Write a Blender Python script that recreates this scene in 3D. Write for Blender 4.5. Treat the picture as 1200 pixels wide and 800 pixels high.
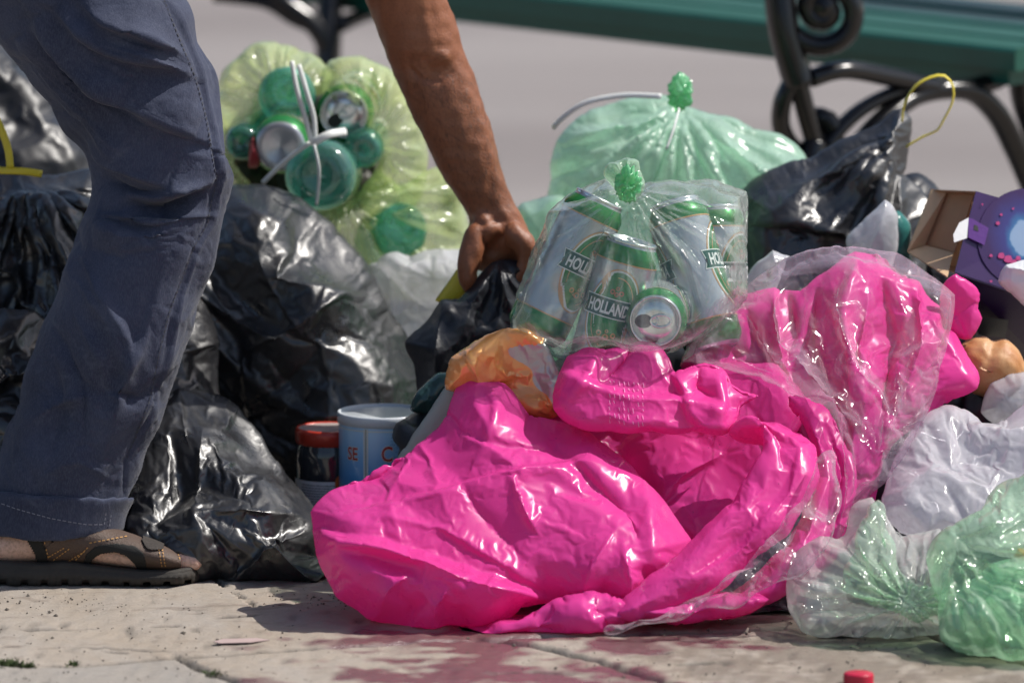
import bpy, bmesh, math, random
import numpy as np
from mathutils import Vector, Matrix, noise as mnoise
from mathutils.geometry import delaunay_2d_cdt
R = math.radians
for o in list(bpy.data.objects): bpy.data.objects.remove(o)
SC = bpy.context.scene
COL = SC.collection
# ------------------------------------------------------------------ camera, sky, sun, exposure
PITCH = R(9); H = 1.5198; F = 8800.0; CY = 8*math.cos(PITCH)
cam_d = bpy.data.cameras.new('camera'); cam = bpy.data.objects.new('camera', cam_d); COL.objects.link(cam)
cam.location = (0, -CY, H); cam.rotation_euler = (math.pi/2-PITCH, 0, 0)
cam_d.sensor_width = 36; cam_d.lens = F/1200*36; cam_d.clip_start = .1; cam_d.clip_end = 2000
cam_d.dof.use_dof = True; cam_d.dof.focus_distance = 7.98; cam_d.dof.aperture_fstop = 4.2
SC.camera = cam
SUN_TO = Vector((.60, .10, .80)).normalized()
el = math.asin(SUN_TO.z); az = math.atan2(SUN_TO.x, SUN_TO.y)
w = bpy.data.worlds.new('World'); SC.world = w; w.use_nodes = True
nt = w.node_tree; bg = nt.nodes['Background']
sky = nt.nodes.new('ShaderNodeTexSky'); sky.sky_type = 'NISHITA'; sky.sun_disc = False
sky.sun_elevation = el; sky.sun_rotation = az; sky.dust_density = 2.0; sky.air_density = 1.0
nt.links.new(sky.outputs[0], bg.inputs[0]); bg.inputs[1].default_value = .095
sd = bpy.data.lights.new('sun', 'SUN'); sd.energy = 4.0; sd.angle = R(.5); sd.color = (1, .955, .89)
so = bpy.data.objects.new('sun', sd); COL.objects.link(so); so.rotation_euler = SUN_TO.to_track_quat('Z', 'Y').to_euler()
SC.view_settings.view_transform = 'Standard'; SC.view_settings.look = 'None'; SC.view_settings.exposure = 0.3
SC.view_settings.gamma = 1; SC.view_settings.use_curve_mapping = False
SC.render.engine = 'CYCLES'
cy = SC.cycles; cy.max_bounces = 7; cy.transparent_max_bounces = 20; cy.transmission_bounces = 4; cy.diffuse_bounces = 3; cy.glossy_bounces = 3
cy.use_adaptive_sampling = True; cy.adaptive_threshold = .025
cy.caustics_reflective = False; cy.caustics_refractive = False; cy.sample_clamp_indirect = 6; cy.use_denoising = True

# ------------------------------------------------------------------ helpers: pixels of the 1200x800 frame to points
CP, SP = math.cos(PITCH), math.sin(PITCH)
def PA(px, py, Y):                       # arrays: pixel + world depth Y -> points
    px = np.asarray(px, float); py = np.asarray(py, float); Y = np.asarray(Y, float)
    a = (px-600)/F; b = (py-400)/F
    dy = CP-b*SP; dz = -SP-b*CP
    t = (Y+CY)/dy
    return np.stack([a*t, np.broadcast_to(Y, np.shape(t))+0*t, H+dz*t], -1)
def P(px, py, Y): return Vector(PA(px, py, Y).tolist())
def G(px, py, z=0.0):                    # pixel -> ground point
    b = (py-400)/F; dz = -SP-b*CP; t = (z-H)/dz
    return Vector(((px-600)/F*t, (CP-b*SP)*t-CY, z))
def PX(V):                               # points -> pixels
    V = np.asarray(V, float); y = V[:, 1]+CY; z = V[:, 2]-H
    d = y*CP-z*SP; v = -z*CP-y*SP
    return 600+F*V[:, 0]/d, 400+F*v/d
def sn(Q, scale, seed, n=14):            # smooth noise, sum of random waves, about unit range
    rg = np.random.RandomState(seed); Q = np.asarray(Q, float); o = np.zeros(len(Q))
    for _ in range(n):
        k = rg.normal(size=Q.shape[1]); k *= (2*math.pi/scale)*rg.uniform(.5, 1.3)/np.linalg.norm(k)
        o += np.sin(Q@k+rg.uniform(0, 6.283))
    return o/math.sqrt(n)*1.1

def set_props(o, label=None, cat=None, group=None, kind=None):
    if label: o['label'] = label
    if cat: o['category'] = cat
    if group: o['group'] = group
    if kind: o['kind'] = kind
    return o
def thing(name, label, cat, loc=(0, 0, 0), group=None):
    o = bpy.data.objects.new(name, None); COL.objects.link(o); o.location = loc; o.empty_display_size = .05
    return set_props(o, label, cat, group)
LOCAL = set()                            # things whose parts are modelled in the thing's own space
def mk(name, V, Fc, mat, parent=None, smooth=True, attrs=None):
    me = bpy.data.meshes.new(name)
    V = np.asarray(V, dtype=np.float32)
    if isinstance(Fc, np.ndarray):
        me.vertices.add(len(V)); me.vertices.foreach_set('co', V.ravel())
        k = Fc.shape[1]; me.loops.add(Fc.size); me.loops.foreach_set('vertex_index', Fc.ravel().astype(np.int32))
        me.polygons.add(len(Fc)); me.polygons.foreach_set('loop_start', np.arange(0, Fc.size, k, dtype=np.int32))
        me.update(calc_edges=True); me.validate()
    else:
        me.from_pydata(V.tolist(), [], Fc)
    if attrs:
        for an, av in attrs.items():
            if len(me.vertices) == len(av):
                a = me.attributes.new(an, 'FLOAT', 'POINT'); a.data.foreach_set('value', np.asarray(av, dtype=np.float32))
    me.polygons.foreach_set('use_smooth', [smooth]*len(me.polygons)); me.update()
    me.materials.append(mat)
    o = bpy.data.objects.new(name, me); COL.objects.link(o)
    if parent:
        o.parent = parent
        o.matrix_parent_inverse = Matrix.Translation(-Vector(parent.location)) if parent.parent is None and parent.name not in LOCAL else Matrix.Identity(4)
    return o

# ------------------------------------------------------------------ materials
MATS = {}
def mat_new(name):
    m = bpy.data.materials.new(name); m.use_nodes = True; MATS[name] = m
    n = m.node_tree; b = n.nodes['Principled BSDF']; return m, n, b
def N(n, t, **k):
    x = n.nodes.new(t)
    for a, v in k.items():
        if a[0] == 'i' and a[1:].isdigit(): x.inputs[int(a[1:])].default_value = v
        elif hasattr(x, a): setattr(x, a, v)
        else: x.inputs[a].default_value = v
    return x
def coords(n): return N(n, 'ShaderNodeTexCoord').outputs['Object']
def noise_(n, scale, detail=4, rough=.6, dist=0, vec=None):
    x = N(n, 'ShaderNodeTexNoise'); x.inputs['Scale'].default_value = scale; x.inputs['Detail'].default_value = detail
    x.inputs['Roughness'].default_value = rough; x.inputs['Distortion'].default_value = dist
    n.links.new(vec or coords(n), x.inputs['Vector']); return x
def ramp(n, src, stops):
    x = N(n, 'ShaderNodeValToRGB'); n.links.new(src, x.inputs[0]); e = x.color_ramp.elements
    while len(e) < len(stops): e.new(.5)
    for q, (p, c) in zip(e, stops):
        q.position = p; q.color = (c, c, c, 1) if not hasattr(c, '__len__') else (*c, 1)
    return x
def maprange(n, src, a, b, c, d):
    x = N(n, 'ShaderNodeMapRange'); n.links.new(src, x.inputs[0])
    for i, v in enumerate((a, b, c, d)): x.inputs[i+1].default_value = v
    return x.outputs[0]
def bump(n, src, strength, dist, nrm=None):
    x = N(n, 'ShaderNodeBump'); x.inputs['Strength'].default_value = strength; x.inputs['Distance'].default_value = dist
    n.links.new(src, x.inputs['Height'])
    if nrm: n.links.new(nrm, x.inputs['Normal'])
    return x.outputs[0]
def mixc(n, fac, a, b):
    x = N(n, 'ShaderNodeMix', data_type='RGBA')
    if isinstance(fac, float): x.inputs[0].default_value = fac
    else: n.links.new(fac, x.inputs[0])
    for i, v in ((6, a), (7, b)):
        if hasattr(v, 'links') or hasattr(v, 'is_linked'): n.links.new(v, x.inputs[i])
        else: x.inputs[i].default_value = (*v, 1)
    return x.outputs[2]
def simple(name, col, rough=.5, metal=0, var=.15, vscale=30, bstr=.15, bscale=200, spec=.5, coat=0):
    m, n, b = mat_new(name)
    nz = noise_(n, vscale)
    c1 = tuple(x*(1-var) for x in col); c2 = tuple(min(1, x*(1+var)) for x in col)
    n.links.new(mixc(n, nz.outputs[0], c1, c2), b.inputs['Base Color'])
    b.inputs['Roughness'].default_value = rough; b.inputs['Metallic'].default_value = metal
    b.inputs['Specular IOR Level'].default_value = spec; b.inputs['Coat Weight'].default_value = coat
    if bstr: n.links.new(bump(n, noise_(n, bscale, 3).outputs[0], bstr, .002), b.inputs['Normal'])
    return m
def crinkle(n, co, scale, strength, dist, nrm=None, warp=.02, stretch=(1, 1, 1)):
    """creased-film normals: flat, randomly tilted cells"""
    wz = noise_(n, scale*.35, 3, .5, 0, co); vs = N(n, 'ShaderNodeVectorMath', operation='SCALE'); vs.inputs['Scale'].default_value = warp*2
    n.links.new(wz.outputs['Color'], vs.inputs[0]); va = N(n, 'ShaderNodeVectorMath', operation='ADD'); n.links.new(co, va.inputs[0]); n.links.new(vs.outputs[0], va.inputs[1])
    mp = N(n, 'ShaderNodeMapping'); mp.inputs['Scale'].default_value = stretch; n.links.new(va.outputs[0], mp.inputs[0])
    vo = N(n, 'ShaderNodeTexVoronoi'); vo.inputs['Scale'].default_value = scale; n.links.new(mp.outputs[0], vo.inputs['Vector'])
    sb = N(n, 'ShaderNodeVectorMath', operation='SUBTRACT'); n.links.new(mp.outputs[0], sb.inputs[0]); n.links.new(vo.outputs['Position'], sb.inputs[1])
    cs = N(n, 'ShaderNodeVectorMath', operation='SUBTRACT'); n.links.new(vo.outputs['Color'], cs.inputs[0]); cs.inputs[1].default_value = (.5, .5, .5)
    dt = N(n, 'ShaderNodeVectorMath', operation='DOT_PRODUCT'); n.links.new(sb.outputs[0], dt.inputs[0]); n.links.new(cs.outputs[0], dt.inputs[1])
    sc_ = N(n, 'ShaderNodeMath', operation='MULTIPLY', i1=scale); n.links.new(dt.outputs['Value'], sc_.inputs[0])
    msk = ramp(n, noise_(n, 11, 2, .5, 0, co).outputs[0], [(.35, .15), (.62, 1)])
    mm = N(n, 'ShaderNodeMath', operation='MULTIPLY'); n.links.new(sc_.outputs[0], mm.inputs[0]); n.links.new(msk.outputs[0], mm.inputs[1])
    return bump(n, mm.outputs[0], strength, dist, nrm)
def plastic(name, col, col2=None, rough=.25, trans=.0, bstr=.3, fine=90, speck=0, spec=.5, dust=.0, coat=0):
    """opaque bag film: fine crinkles in the normal, some light through it, a little dust"""
    m, n, b = mat_new(name); co = coords(n)
    big = noise_(n, 9, 3, .5, .5, co)
    c = mixc(n, big.outputs[0], col, col2 or col)
    if dust:
        d = ramp(n, noise_(n, 14, 8, .75, .3, co).outputs[0], [(.5, 0), (.78, 1)])
        f = N(n, 'ShaderNodeMath', operation='MULTIPLY', i1=dust); n.links.new(d.outputs[0], f.inputs[0])
        c = mixc(n, f.outputs[0], (0, 0, 0), (0, 0, 0)) if False else mixc(n, f.outputs[0], c, (.23, .21, .2))
    if speck:
        s = ramp(n, noise_(n, 260, 2, .5, 0, co).outputs[0], [(.74, 0), (.78, 1)])
        f = N(n, 'ShaderNodeMath', operation='MULTIPLY', i1=speck); n.links.new(s.outputs[0], f.inputs[0])
        c = mixc(n, f.outputs[0], c, (.03, .005, .01))
    n.links.new(c, b.inputs['Base Color'])
    r = noise_(n, 25, 5, .6, .2, co)
    n.links.new(maprange(n, r.outputs[0], .3, .7, rough*.65, rough*1.5), b.inputs['Roughness'])
    b.inputs['Specular IOR Level'].default_value = spec; b.inputs['Coat Weight'].default_value = coat; b.inputs['Coat Roughness'].default_value = .1
    nb = crinkle(n, co, fine, bstr, .004)
    nb = crinkle(n, co, fine*.3, bstr, .008, nb, .05, (1, 1, .55))
    nz = noise_(n, 14, 2, .4, .4, co); nb = bump(n, nz.outputs[0], bstr*.5, .02, nb)
    n.links.new(nb, b.inputs['Normal'])
    if trans:
        t = N(n, 'ShaderNodeBsdfTranslucent'); n.links.new(c, t.inputs[0]); n.links.new(nb, t.inputs[1])
        mx = N(n, 'ShaderNodeMixShader'); mx.inputs[0].default_value = trans
        n.links.new(b.outputs[0], mx.inputs[1]); n.links.new(t.outputs[0], mx.inputs[2])
        n.links.new(mx.outputs[0], n.nodes['Material Output'].inputs[0])
    return m
def film(name, tint, milk, body=.15, edge=.5, rough=.12, bstr=.35, fine=80, streak=.15, milk2=None, gloss=1.0):
    """clear or milky thin film: see-through, milky more where seen along the sheet, glossy by Fresnel"""
    m, n, b = mat_new(name); n.nodes.remove(b); out = n.nodes['Material Output']; co = coords(n)
    nb = crinkle(n, co, fine*.6, bstr, .005, None, .05, (1, 1, .5))
    tr = N(n, 'ShaderNodeBsdfTransparent'); tr.inputs[0].default_value = (*tint, 1)
    cm = mixc(n, noise_(n, 12, 3, .5, .5, co).outputs[0], milk, milk2 or milk)
    df = N(n, 'ShaderNodeBsdfDiffuse'); tl = N(n, 'ShaderNodeBsdfTranslucent')
    for s in (df, tl): n.links.new(cm, s.inputs[0]); n.links.new(nb, s.inputs['Normal'])
    md = N(n, 'ShaderNodeMixShader'); md.inputs[0].default_value = .5
    n.links.new(df.outputs[0], md.inputs[1]); n.links.new(tl.outputs[0], md.inputs[2])
    lw = N(n, 'ShaderNodeLayerWeight'); lw.inputs[0].default_value = .5
    pw = N(n, 'ShaderNodeMath', operation='POWER', i1=2.2); n.links.new(lw.outputs[1], pw.inputs[0])
    e = N(n, 'ShaderNodeMath', operation='MULTIPLY_ADD', i1=edge, i2=body); n.links.new(pw.outputs[0], e.inputs[0])
    st = maprange(n, noise_(n, 30, 3, .7, .6, co).outputs[0], .4, .75, 0, streak)
    ad = N(n, 'ShaderNodeMath', operation='ADD', use_clamp=True); n.links.new(e.outputs[0], ad.inputs[0]); n.links.new(st, ad.inputs[1])
    m1 = N(n, 'ShaderNodeMixShader'); n.links.new(ad.outputs[0], m1.inputs[0]); n.links.new(tr.outputs[0], m1.inputs[1]); n.links.new(md.outputs[0], m1.inputs[2])
    lf = N(n, 'ShaderNodeLayerWeight'); lf.inputs[0].default_value = .5; n.links.new(nb, lf.inputs['Normal'])
    p5 = N(n, 'ShaderNodeMath', operation='POWER', i1=4.5); n.links.new(lf.outputs[1], p5.inputs[0])
    gf = N(n, 'ShaderNodeMath', operation='MULTIPLY_ADD', use_clamp=True, i1=.75*gloss, i2=.055*gloss); n.links.new(p5.outputs[0], gf.inputs[0])
    gl = N(n, 'ShaderNodeBsdfGlossy'); gl.inputs['Roughness'].default_value = rough; n.links.new(nb, gl.inputs['Normal'])
    m2 = N(n, 'ShaderNodeMixShader'); n.links.new(gf.outputs[0], m2.inputs[0]); n.links.new(m1.outputs[0], m2.inputs[1]); n.links.new(gl.outputs[0], m2.inputs[2])
    n.links.new(m2.outputs[0], out.inputs[0]); return m

BLACK = plastic('black_bag', (.010, .0105, .012), (.020, .020, .023), .35, 0, .20, 130, spec=1.0, dust=.07)
BLACK2 = plastic('black_bag_matte', (.012, .013, .018), (.018, .02, .026), .42, 0, .22, 90, spec=.5, dust=.04)
PINK = plastic('pink_bag', (.90, .062, .38), (.88, .085, .43), .27, .38, .07, 60, speck=.5, spec=.42)
CLEAR = film('clear_film', (.97, .97, .975), (.8, .76, .84), .10, .55, .10, .4, 70, .10)
CLEARPINK = film('clear_film_over_pink', (.97, .93, .965), (.86, .76, .86), .05, .5, .14, .3, 60, .13, gloss=.75)
CANFILM = film('greenish_clear_film', (.93, .98, .945), (.78, .86, .82), .06, .5, .09, .35, 60, .18)
GREENKNOT = film('green_film_thick', (.55, .90, .62), (.36, .84, .50), .5, .4, .2, .7, 110, .25)
MINT = film('mint_film', (.72, .93, .80), (.50, .84, .64), .40, .45, .25, .4, 50, .3, (.72, .90, .78))
YGREEN = film('yellow_green_film', (.95, .99, .88), (.66, .90, .66), .24, .5, .2, .4, 50, .25, (.95, .90, .26))
MILKY = film('milky_film', (.95, .95, .96), (.84, .84, .88), .58, .5, .2, .35, 60, .25)
WHITEBAG = film('white_thin_bag', (.9, .9, .94), (.88, .86, .91), .55, .4, .22, .4, 60, .25)
GREENFILM = film('green_clear_film', (.80, .96, .82), (.52, .82, .56), .24, .5, .11, .45, 80, .2, (.74, .86, .76))
GREYCLEAR = film('grey_clear_film', (.90, .92, .90), (.78, .79, .77), .40, .5, .11, .45, 80, .2)
YSTRAP = simple('yellow_drawstring', (.72, .60, .05), .4, 0, .1)
WSTRAP = simple('white_drawstring', (.8, .82, .8), .35, 0, .05)
IRON = simple('bench_black_iron', (.006, .006, .007), .22, 0, .3, 20, .2, 60, .5)
GREENPAINT = simple('bench_green_paint', (.008, .085, .060), .36, 0, .3, 8, .2, 40)

# ------------------------------------------------------------------ bag modelling: outline -> inflated body -> crumpled by a small cloth solver
def catmull(pts, step=8, closed=True):
    n = len(pts); out = []
    rng = range(n) if closed else range(n-1)
    for i in rng:
        g = (lambda k: pts[k % n]) if closed else (lambda k: pts[min(max(k, 0), n-1)])
        p0, p1, p2, p3 = map(lambda q: np.array(q[:2], float), (g(i-1), g(i), g(i+1), g(i+2)))
        m = max(1, int(np.linalg.norm(p2-p1)/step))
        for k in range(m):
            t = k/m; t2 = t*t; t3 = t2*t
            out.append(.5*((2*p1)+(-p0+p2)*t+(2*p0-5*p1+4*p2-p3)*t2+(-p0+3*p1-3*p2+p3)*t3)*.42+(p1*(1-t)+p2*t)*.58)
    if not closed: out.append(np.array(pts[-1][:2], float))
    return np.array(out)
def inside(poly, x, y):
    c = np.zeros(len(x), bool); n = len(poly); j = n-1
    for i in range(n):
        xi, yi = poly[i]; xj, yj = poly[j]
        if yi != yj:
            c ^= ((yi > y) != (yj > y)) & (x < (xj-xi)*(y-yi)/(yj-yi)+xi)
        j = i
    return c
def segdist(x, y, pts):
    """distance to a polyline, side (+ = left in y-down pixels) and the position along it"""
    best = np.full(len(x), 1e9); side = np.zeros(len(x)); tt = np.zeros(len(x)); L = 0
    pts = np.asarray(pts, float); tot = np.sum(np.linalg.norm(np.diff(pts, axis=0), axis=1))
    for a, b in zip(pts[:-1], pts[1:]):
        d = b-a; l = np.hypot(*d)
        if l < 1e-6: continue
        t = np.clip(((x-a[0])*d[0]+(y-a[1])*d[1])/l/l, 0, 1)
        dx = x-a[0]-t*d[0]; dy = y-a[1]-t*d[1]; q = np.hypot(dx, dy); m = q < best
        best = np.where(m, q, best); side = np.where(m, np.sign(d[0]*dy-d[1]*dx), side); tt = np.where(m, (L+t*l)/tot, tt); L += l
    return best, -side, tt
def fold_field(x, y, folds):
    h = np.zeros(len(x))
    for f in folds:
        k, pts, amp, wd = f[:4]
        pp = catmull(pts, 10, False) if len(pts) > 2 else np.array(pts, float)
        d, s, t = segdist(x, y, pp)
        tp = np.clip(np.sin(np.pi*np.clip(t, .02, .98)), 0, 1)**.6
        if len(f) > 4: tp = np.clip(np.minimum(t, 1-t)*12+ .35, 0, 1)
        if k == 'r': h += amp*tp*np.exp(-d/wd)
        elif k == 'v': h -= amp*tp*np.exp(-d/wd)
        elif k == 's':        # raised on the left of the line, sharp drop on the right
            sm = 1/(1+np.exp(-np.clip(d*s/1.6, -30, 30))); h += amp*tp*sm*np.exp(-d/wd)
        elif k == 'g': h += amp*tp*np.exp(-(d/wd)**2)
    return h/1000
def tri(x): return np.abs((x % 1)-.5)*4-1
def pleat_field(x, y, pl):
    h = np.zeros(len(x))
    for cx, cy_, n, amp, r0, ph in pl:
        dx = x-cx; dy = y-cy_; r = np.hypot(dx, dy); th = np.arctan2(dy, dx)/(2*math.pi)
        wob = .10*np.sin(r/23+ph)+.12*np.sin(th*6.28*3+ph*2)+.05*np.sin(th*6.28*7+ph)
        e = (r/r0)*np.exp(1-r/r0)
        h += amp*e*(tri(n*th+wob+ph)*.6+tri(n*1.7*th-wob*2+ph*3)*.4*(r > r0*.3))
    return h/1000
_FC = {}
def facet_field(x, y, spacing, seed, ang=0, ratio=1.0, lift=0.0):
    """random heights joined by flat triangles: the straight creases and flat panels of creased film (ratio > 1 stretches them along ang)"""
    c, s_ = math.cos(ang), math.sin(ang); u = (x*c+y*s_)/ratio/spacing; v = (-x*s_+y*c)/spacing
    key = (spacing, seed, ang, ratio)
    if key not in _FC:
        rg = np.random.RandomState(seed); u0, u1, v0, v1 = u.min()-3, u.max()+3, v.min()-3, v.max()+3
        gu, gv = np.meshgrid(np.arange(u0, u1), np.arange(v0, v1)); gu = (gu+rg.uniform(-.48, .48, gu.shape)).ravel(); gv = (gv+rg.uniform(-.48, .48, gv.shape)).ravel()
        hh = rg.uniform(-1, 1, len(gu))
        r = delaunay_2d_cdt([Vector(p) for p in zip(gu, gv)], [], [], 0, 1e-5)
        pv = np.array([tuple(q) for q in r[0]]); hv = np.zeros(len(pv))
        for k, orig in enumerate(r[3]): hv[k] = hh[orig[0]] if orig else 0
        _FC[key] = (pv, np.array([f for f in r[2] if len(f) == 3]), hv)
    pv, tf, hv = _FC[key]; o = np.zeros(len(x))
    for a, b, c_ in tf:
        A, B_, C = pv[a], pv[b], pv[c_]
        lo = np.minimum(np.minimum(A, B_), C); hi = np.maximum(np.maximum(A, B_), C)
        m = np.where((u >= lo[0]) & (u <= hi[0]) & (v >= lo[1]) & (v <= hi[1]))[0]
        if not len(m): continue
        dn = (B_[1]-C[1])*(A[0]-C[0])+(C[0]-B_[0])*(A[1]-C[1])
        if abs(dn) < 1e-9: continue
        l1 = ((B_[1]-C[1])*(u[m]-C[0])+(C[0]-B_[0])*(v[m]-C[1]))/dn; l2 = ((C[1]-A[1])*(u[m]-C[0])+(A[0]-C[0])*(v[m]-C[1]))/dn; l3 = 1-l1-l2
        k = (l1 >= -1e-6) & (l2 >= -1e-6) & (l3 >= -1e-6); o[m[k]] = (l1*hv[a]+l2*hv[b]+l3*hv[c_])[k]
    return o
def subdiv(F_, arrs):
    e = np.sort(np.concatenate([F_[:, [0, 1]], F_[:, [1, 2]], F_[:, [2, 0]]]), 1)
    u, inv = np.unique(e, axis=0, return_inverse=True); inv = inv.ravel()
    nv = len(arrs[0]); m = len(F_); a, b, c = F_.T; ab = nv+inv[:m]; bc = nv+inv[m:2*m]; ca = nv+inv[2*m:]
    F2 = np.concatenate([np.stack(q, 1) for q in ((a, ab, ca), (ab, b, bc), (ca, bc, c), (ab, bc, ca))])
    return F2, [np.concatenate([A, (A[u[:, 0]]+A[u[:, 1]])/2]) for A in arrs], u
def edges_of(F_):
    e = np.sort(np.concatenate([F_[:, [0, 1]], F_[:, [1, 2]], F_[:, [2, 0]]]), 1)
    opp = np.concatenate([F_[:, 2], F_[:, 0], F_[:, 1]])
    u, inv, cnt = np.unique(e, axis=0, return_inverse=True, return_counts=True); inv = inv.ravel()
    o = np.argsort(inv, kind='stable'); st = np.concatenate([[0], np.cumsum(cnt)])[:-1]
    two = cnt == 2; bend = np.stack([opp[o[st[two]]], opp[o[st[two]+1]]], 1)
    return u, bend, cnt
def vnormals(V, F_):
    n = np.cross(V[F_[:, 1]]-V[F_[:, 0]], V[F_[:, 2]]-V[F_[:, 0]]); o = np.zeros_like(V)
    for k in range(3):
        for c in range(3): o[:, c] += np.bincount(F_[:, k], n[:, c], len(V))
    return o/np.maximum(np.linalg.norm(o, axis=1), 1e-12)[:, None]
def relax(Pt, P0, E, B, rest, brest, it, kf, kb=.12, fixed=None, zmin=None):
    nv = len(Pt); i, j = E.T; bi, bj = B.T
    deg = np.bincount(i, minlength=nv)+np.bincount(j, minlength=nv); bdeg = np.maximum(1, np.bincount(bi, minlength=nv)+np.bincount(bj, minlength=nv))
    for q in range(it):
        d = Pt[j]-Pt[i]; l = np.sqrt((d*d).sum(1))+1e-9; c = d*(.5*(l-rest)/l)[:, None]
        for k in range(3): Pt[:, k] += (np.bincount(i, c[:, k], nv)-np.bincount(j, c[:, k], nv))/deg*1.9
        d = Pt[bj]-Pt[bi]; l = np.sqrt((d*d).sum(1))+1e-9; c = d*(.5*np.minimum(l-brest, 0)/l)[:, None]
        for k in range(3): Pt[:, k] += (np.bincount(bi, c[:, k], nv)-np.bincount(bj, c[:, k], nv))/bdeg*kb*2
        Pt += (P0-Pt)*(kf if fixed is None else np.where(fixed, .5, kf)[:, None])
        if zmin is not None: Pt[:, 2] = np.maximum(Pt[:, 2], zmin)
    return Pt
def crumple_levels(F_, base, uv, lev, ex, amp, seed, bnd_soft=.25, its=(60, 40, 30), wl=.06, kf=(.012, .02, .03), zmin=.002, aniso=None):
    """uv: (n,2+) parameter arrays; base(uv)->positions; returns uv,F,positions with crumple"""
    D = None
    for L in range(lev+1):
        P0 = base(uv)
        E, B, cnt = edges_of(F_)
        bset = np.zeros(len(uv), bool); bset[E[cnt == 1].ravel()] = True
        nrm = vnormals(P0, F_)
        s = wl/(2**L)
        nz = sn(P0, s, seed+L*7)*amp/(1.9**L)
        if L == 0: D = nrm*nz[:, None]
        else: D = D+nrm*(nz*.5)[:, None]
        rl = np.linalg.norm(P0[E[:, 0]]-P0[E[:, 1]], axis=1)
        exf = ex[L]*(1+.6*sn((P0[E[:, 0]]+P0[E[:, 1]])/2, .12, seed+99))
        if aniso is not None: exf = exf*aniso(P0, E, uv)
        rest = rl*(1+np.clip(exf, -.02, .5))
        bl = np.linalg.norm(P0[B[:, 0]]-P0[B[:, 1]], axis=1)
        Pt = relax(P0+D, P0, E, B, rest, bl*(.86+.04*L), its[L], kf[L], .16, bset if bnd_soft < 1 else None, zmin)
        D = Pt-P0
        if L < lev: F_, (uv, D), u = subdiv(F_, [uv, D])
    return uv, F_, Pt, bset
def tri_region(outline, sp, seed, step=None, jag=0):
    poly = catmull(outline, step or sp*.8)
    rg = np.random.RandomState(seed)
    if jag: poly = poly+np.stack([sn(poly, 40, seed, 8), sn(poly, 37, seed+1, 8)], 1)*jag
    x0, y0 = poly.min(0); x1, y1 = poly.max(0)
    gx, gy = np.meshgrid(np.arange(x0, x1, sp), np.arange(y0, y1, sp*.87)); gx = gx+(np.arange(gy.shape[0]) % 2)[:, None]*sp*.5
    gx = gx.ravel()+rg.uniform(-.33, .33, gx.size)*sp; gy = gy.ravel()+rg.uniform(-.33, .33, gy.size)*sp
    ok = inside(poly, gx, gy); gx, gy = gx[ok], gy[ok]
    d, _, _ = segdist(gx, gy, np.vstack([poly, poly[:1]])); ok = d > sp*.45; gx, gy = gx[ok], gy[ok]
    pts = [Vector(p) for p in poly]+[Vector((a, b)) for a, b in zip(gx, gy)]
    nb = len(poly)
    r = delaunay_2d_cdt(pts, [], [list(range(nb))], 1, 1e-4)
    V = np.array([tuple(v) for v in r[0]]); Fc = np.array([f for f in r[2] if len(f) == 3])
    a = V[Fc]; cr = (a[:, 1, 0]-a[:, 0, 0])*(a[:, 2, 1]-a[:, 0, 1])-(a[:, 1, 1]-a[:, 0, 1])*(a[:, 2, 0]-a[:, 0, 0])
    Fc = np.where((cr > 0)[:, None], Fc, Fc[:, ::-1])      # y-down clockwise => faces the camera
    return V, Fc, poly
def bag_mesh(outline, Y, bulge=.08, roll=80, sp=13, lev=2, folds=(), blobs=(), pleats=(), ex=(.10, .05, .03), amp=.004, seed=1,
             back=.7, jag=1.5, wl=.06, its=(160, 60, 30), kf=(.005, .01, .02), facets=(), zmin=.002, aniso=None, power=.5):
    """outline in pixels, Y = depth (number or function) -> closed crumpled body: (verts, faces)"""
    Yf = Y if callable(Y) else (lambda x, y: np.full(len(x), float(Y)))
    V, Fc, poly = tri_region(outline, sp, seed, jag=jag)
    cl = np.vstack([poly, poly[:1]])
    def prof(x, y):
        d, _, _ = segdist(x, y, cl); q = 1-np.clip(d/roll, 0, 1); return np.maximum(1-q*q, 0)**power
    def base(uv):
        x, y = uv.T; p = prof(x, y)
        h = bulge*p
        for cx, cy_, rx, ry, a in blobs: h = h+a*np.exp(-((x-cx)/rx)**2-((y-cy_)/ry)**2)*np.minimum(1, p*1.5)
        h = h+(fold_field(x, y, folds)+pleat_field(x, y, pleats))*np.minimum(1, .15+p*1.3)
        for sp_, am, an, ra in facets:
            h = h+am/1000*facet_field(x+14*np.sin(y/37+seed), y+14*np.sin(x/41+seed*2), sp_, seed+int(sp_), an, ra)*(.55+.45*p)
        Q = PA(x, y, Yf(x, y)-h)
        if zmin is not None: Q[:, 2] = np.maximum(Q[:, 2], zmin)
        return Q
    uv, Fx, Q, bset = crumple_levels(Fc, base, V, lev, ex, amp, seed, its=its, wl=wl, kf=kf, zmin=zmin, aniso=aniso)
    if not back: return Q, Fx
    x, y = uv.T; p = prof(x, y)
    Qb = PA(x, y, Yf(x, y)+back*bulge*p+.004*sn(np.stack([x, y], 1), 60, seed+5)*p)
    if zmin is not None: Qb[:, 2] = np.maximum(Qb[:, 2], zmin)
    nv = len(Q); idx = np.where(bset, np.arange(nv), 0); inn = np.where(~bset)[0]; idx[inn] = nv+np.arange(len(inn))
    return np.vstack([Q, Qb[inn]]), np.vstack([Fx, idx[Fx][:, ::-1]])

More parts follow.
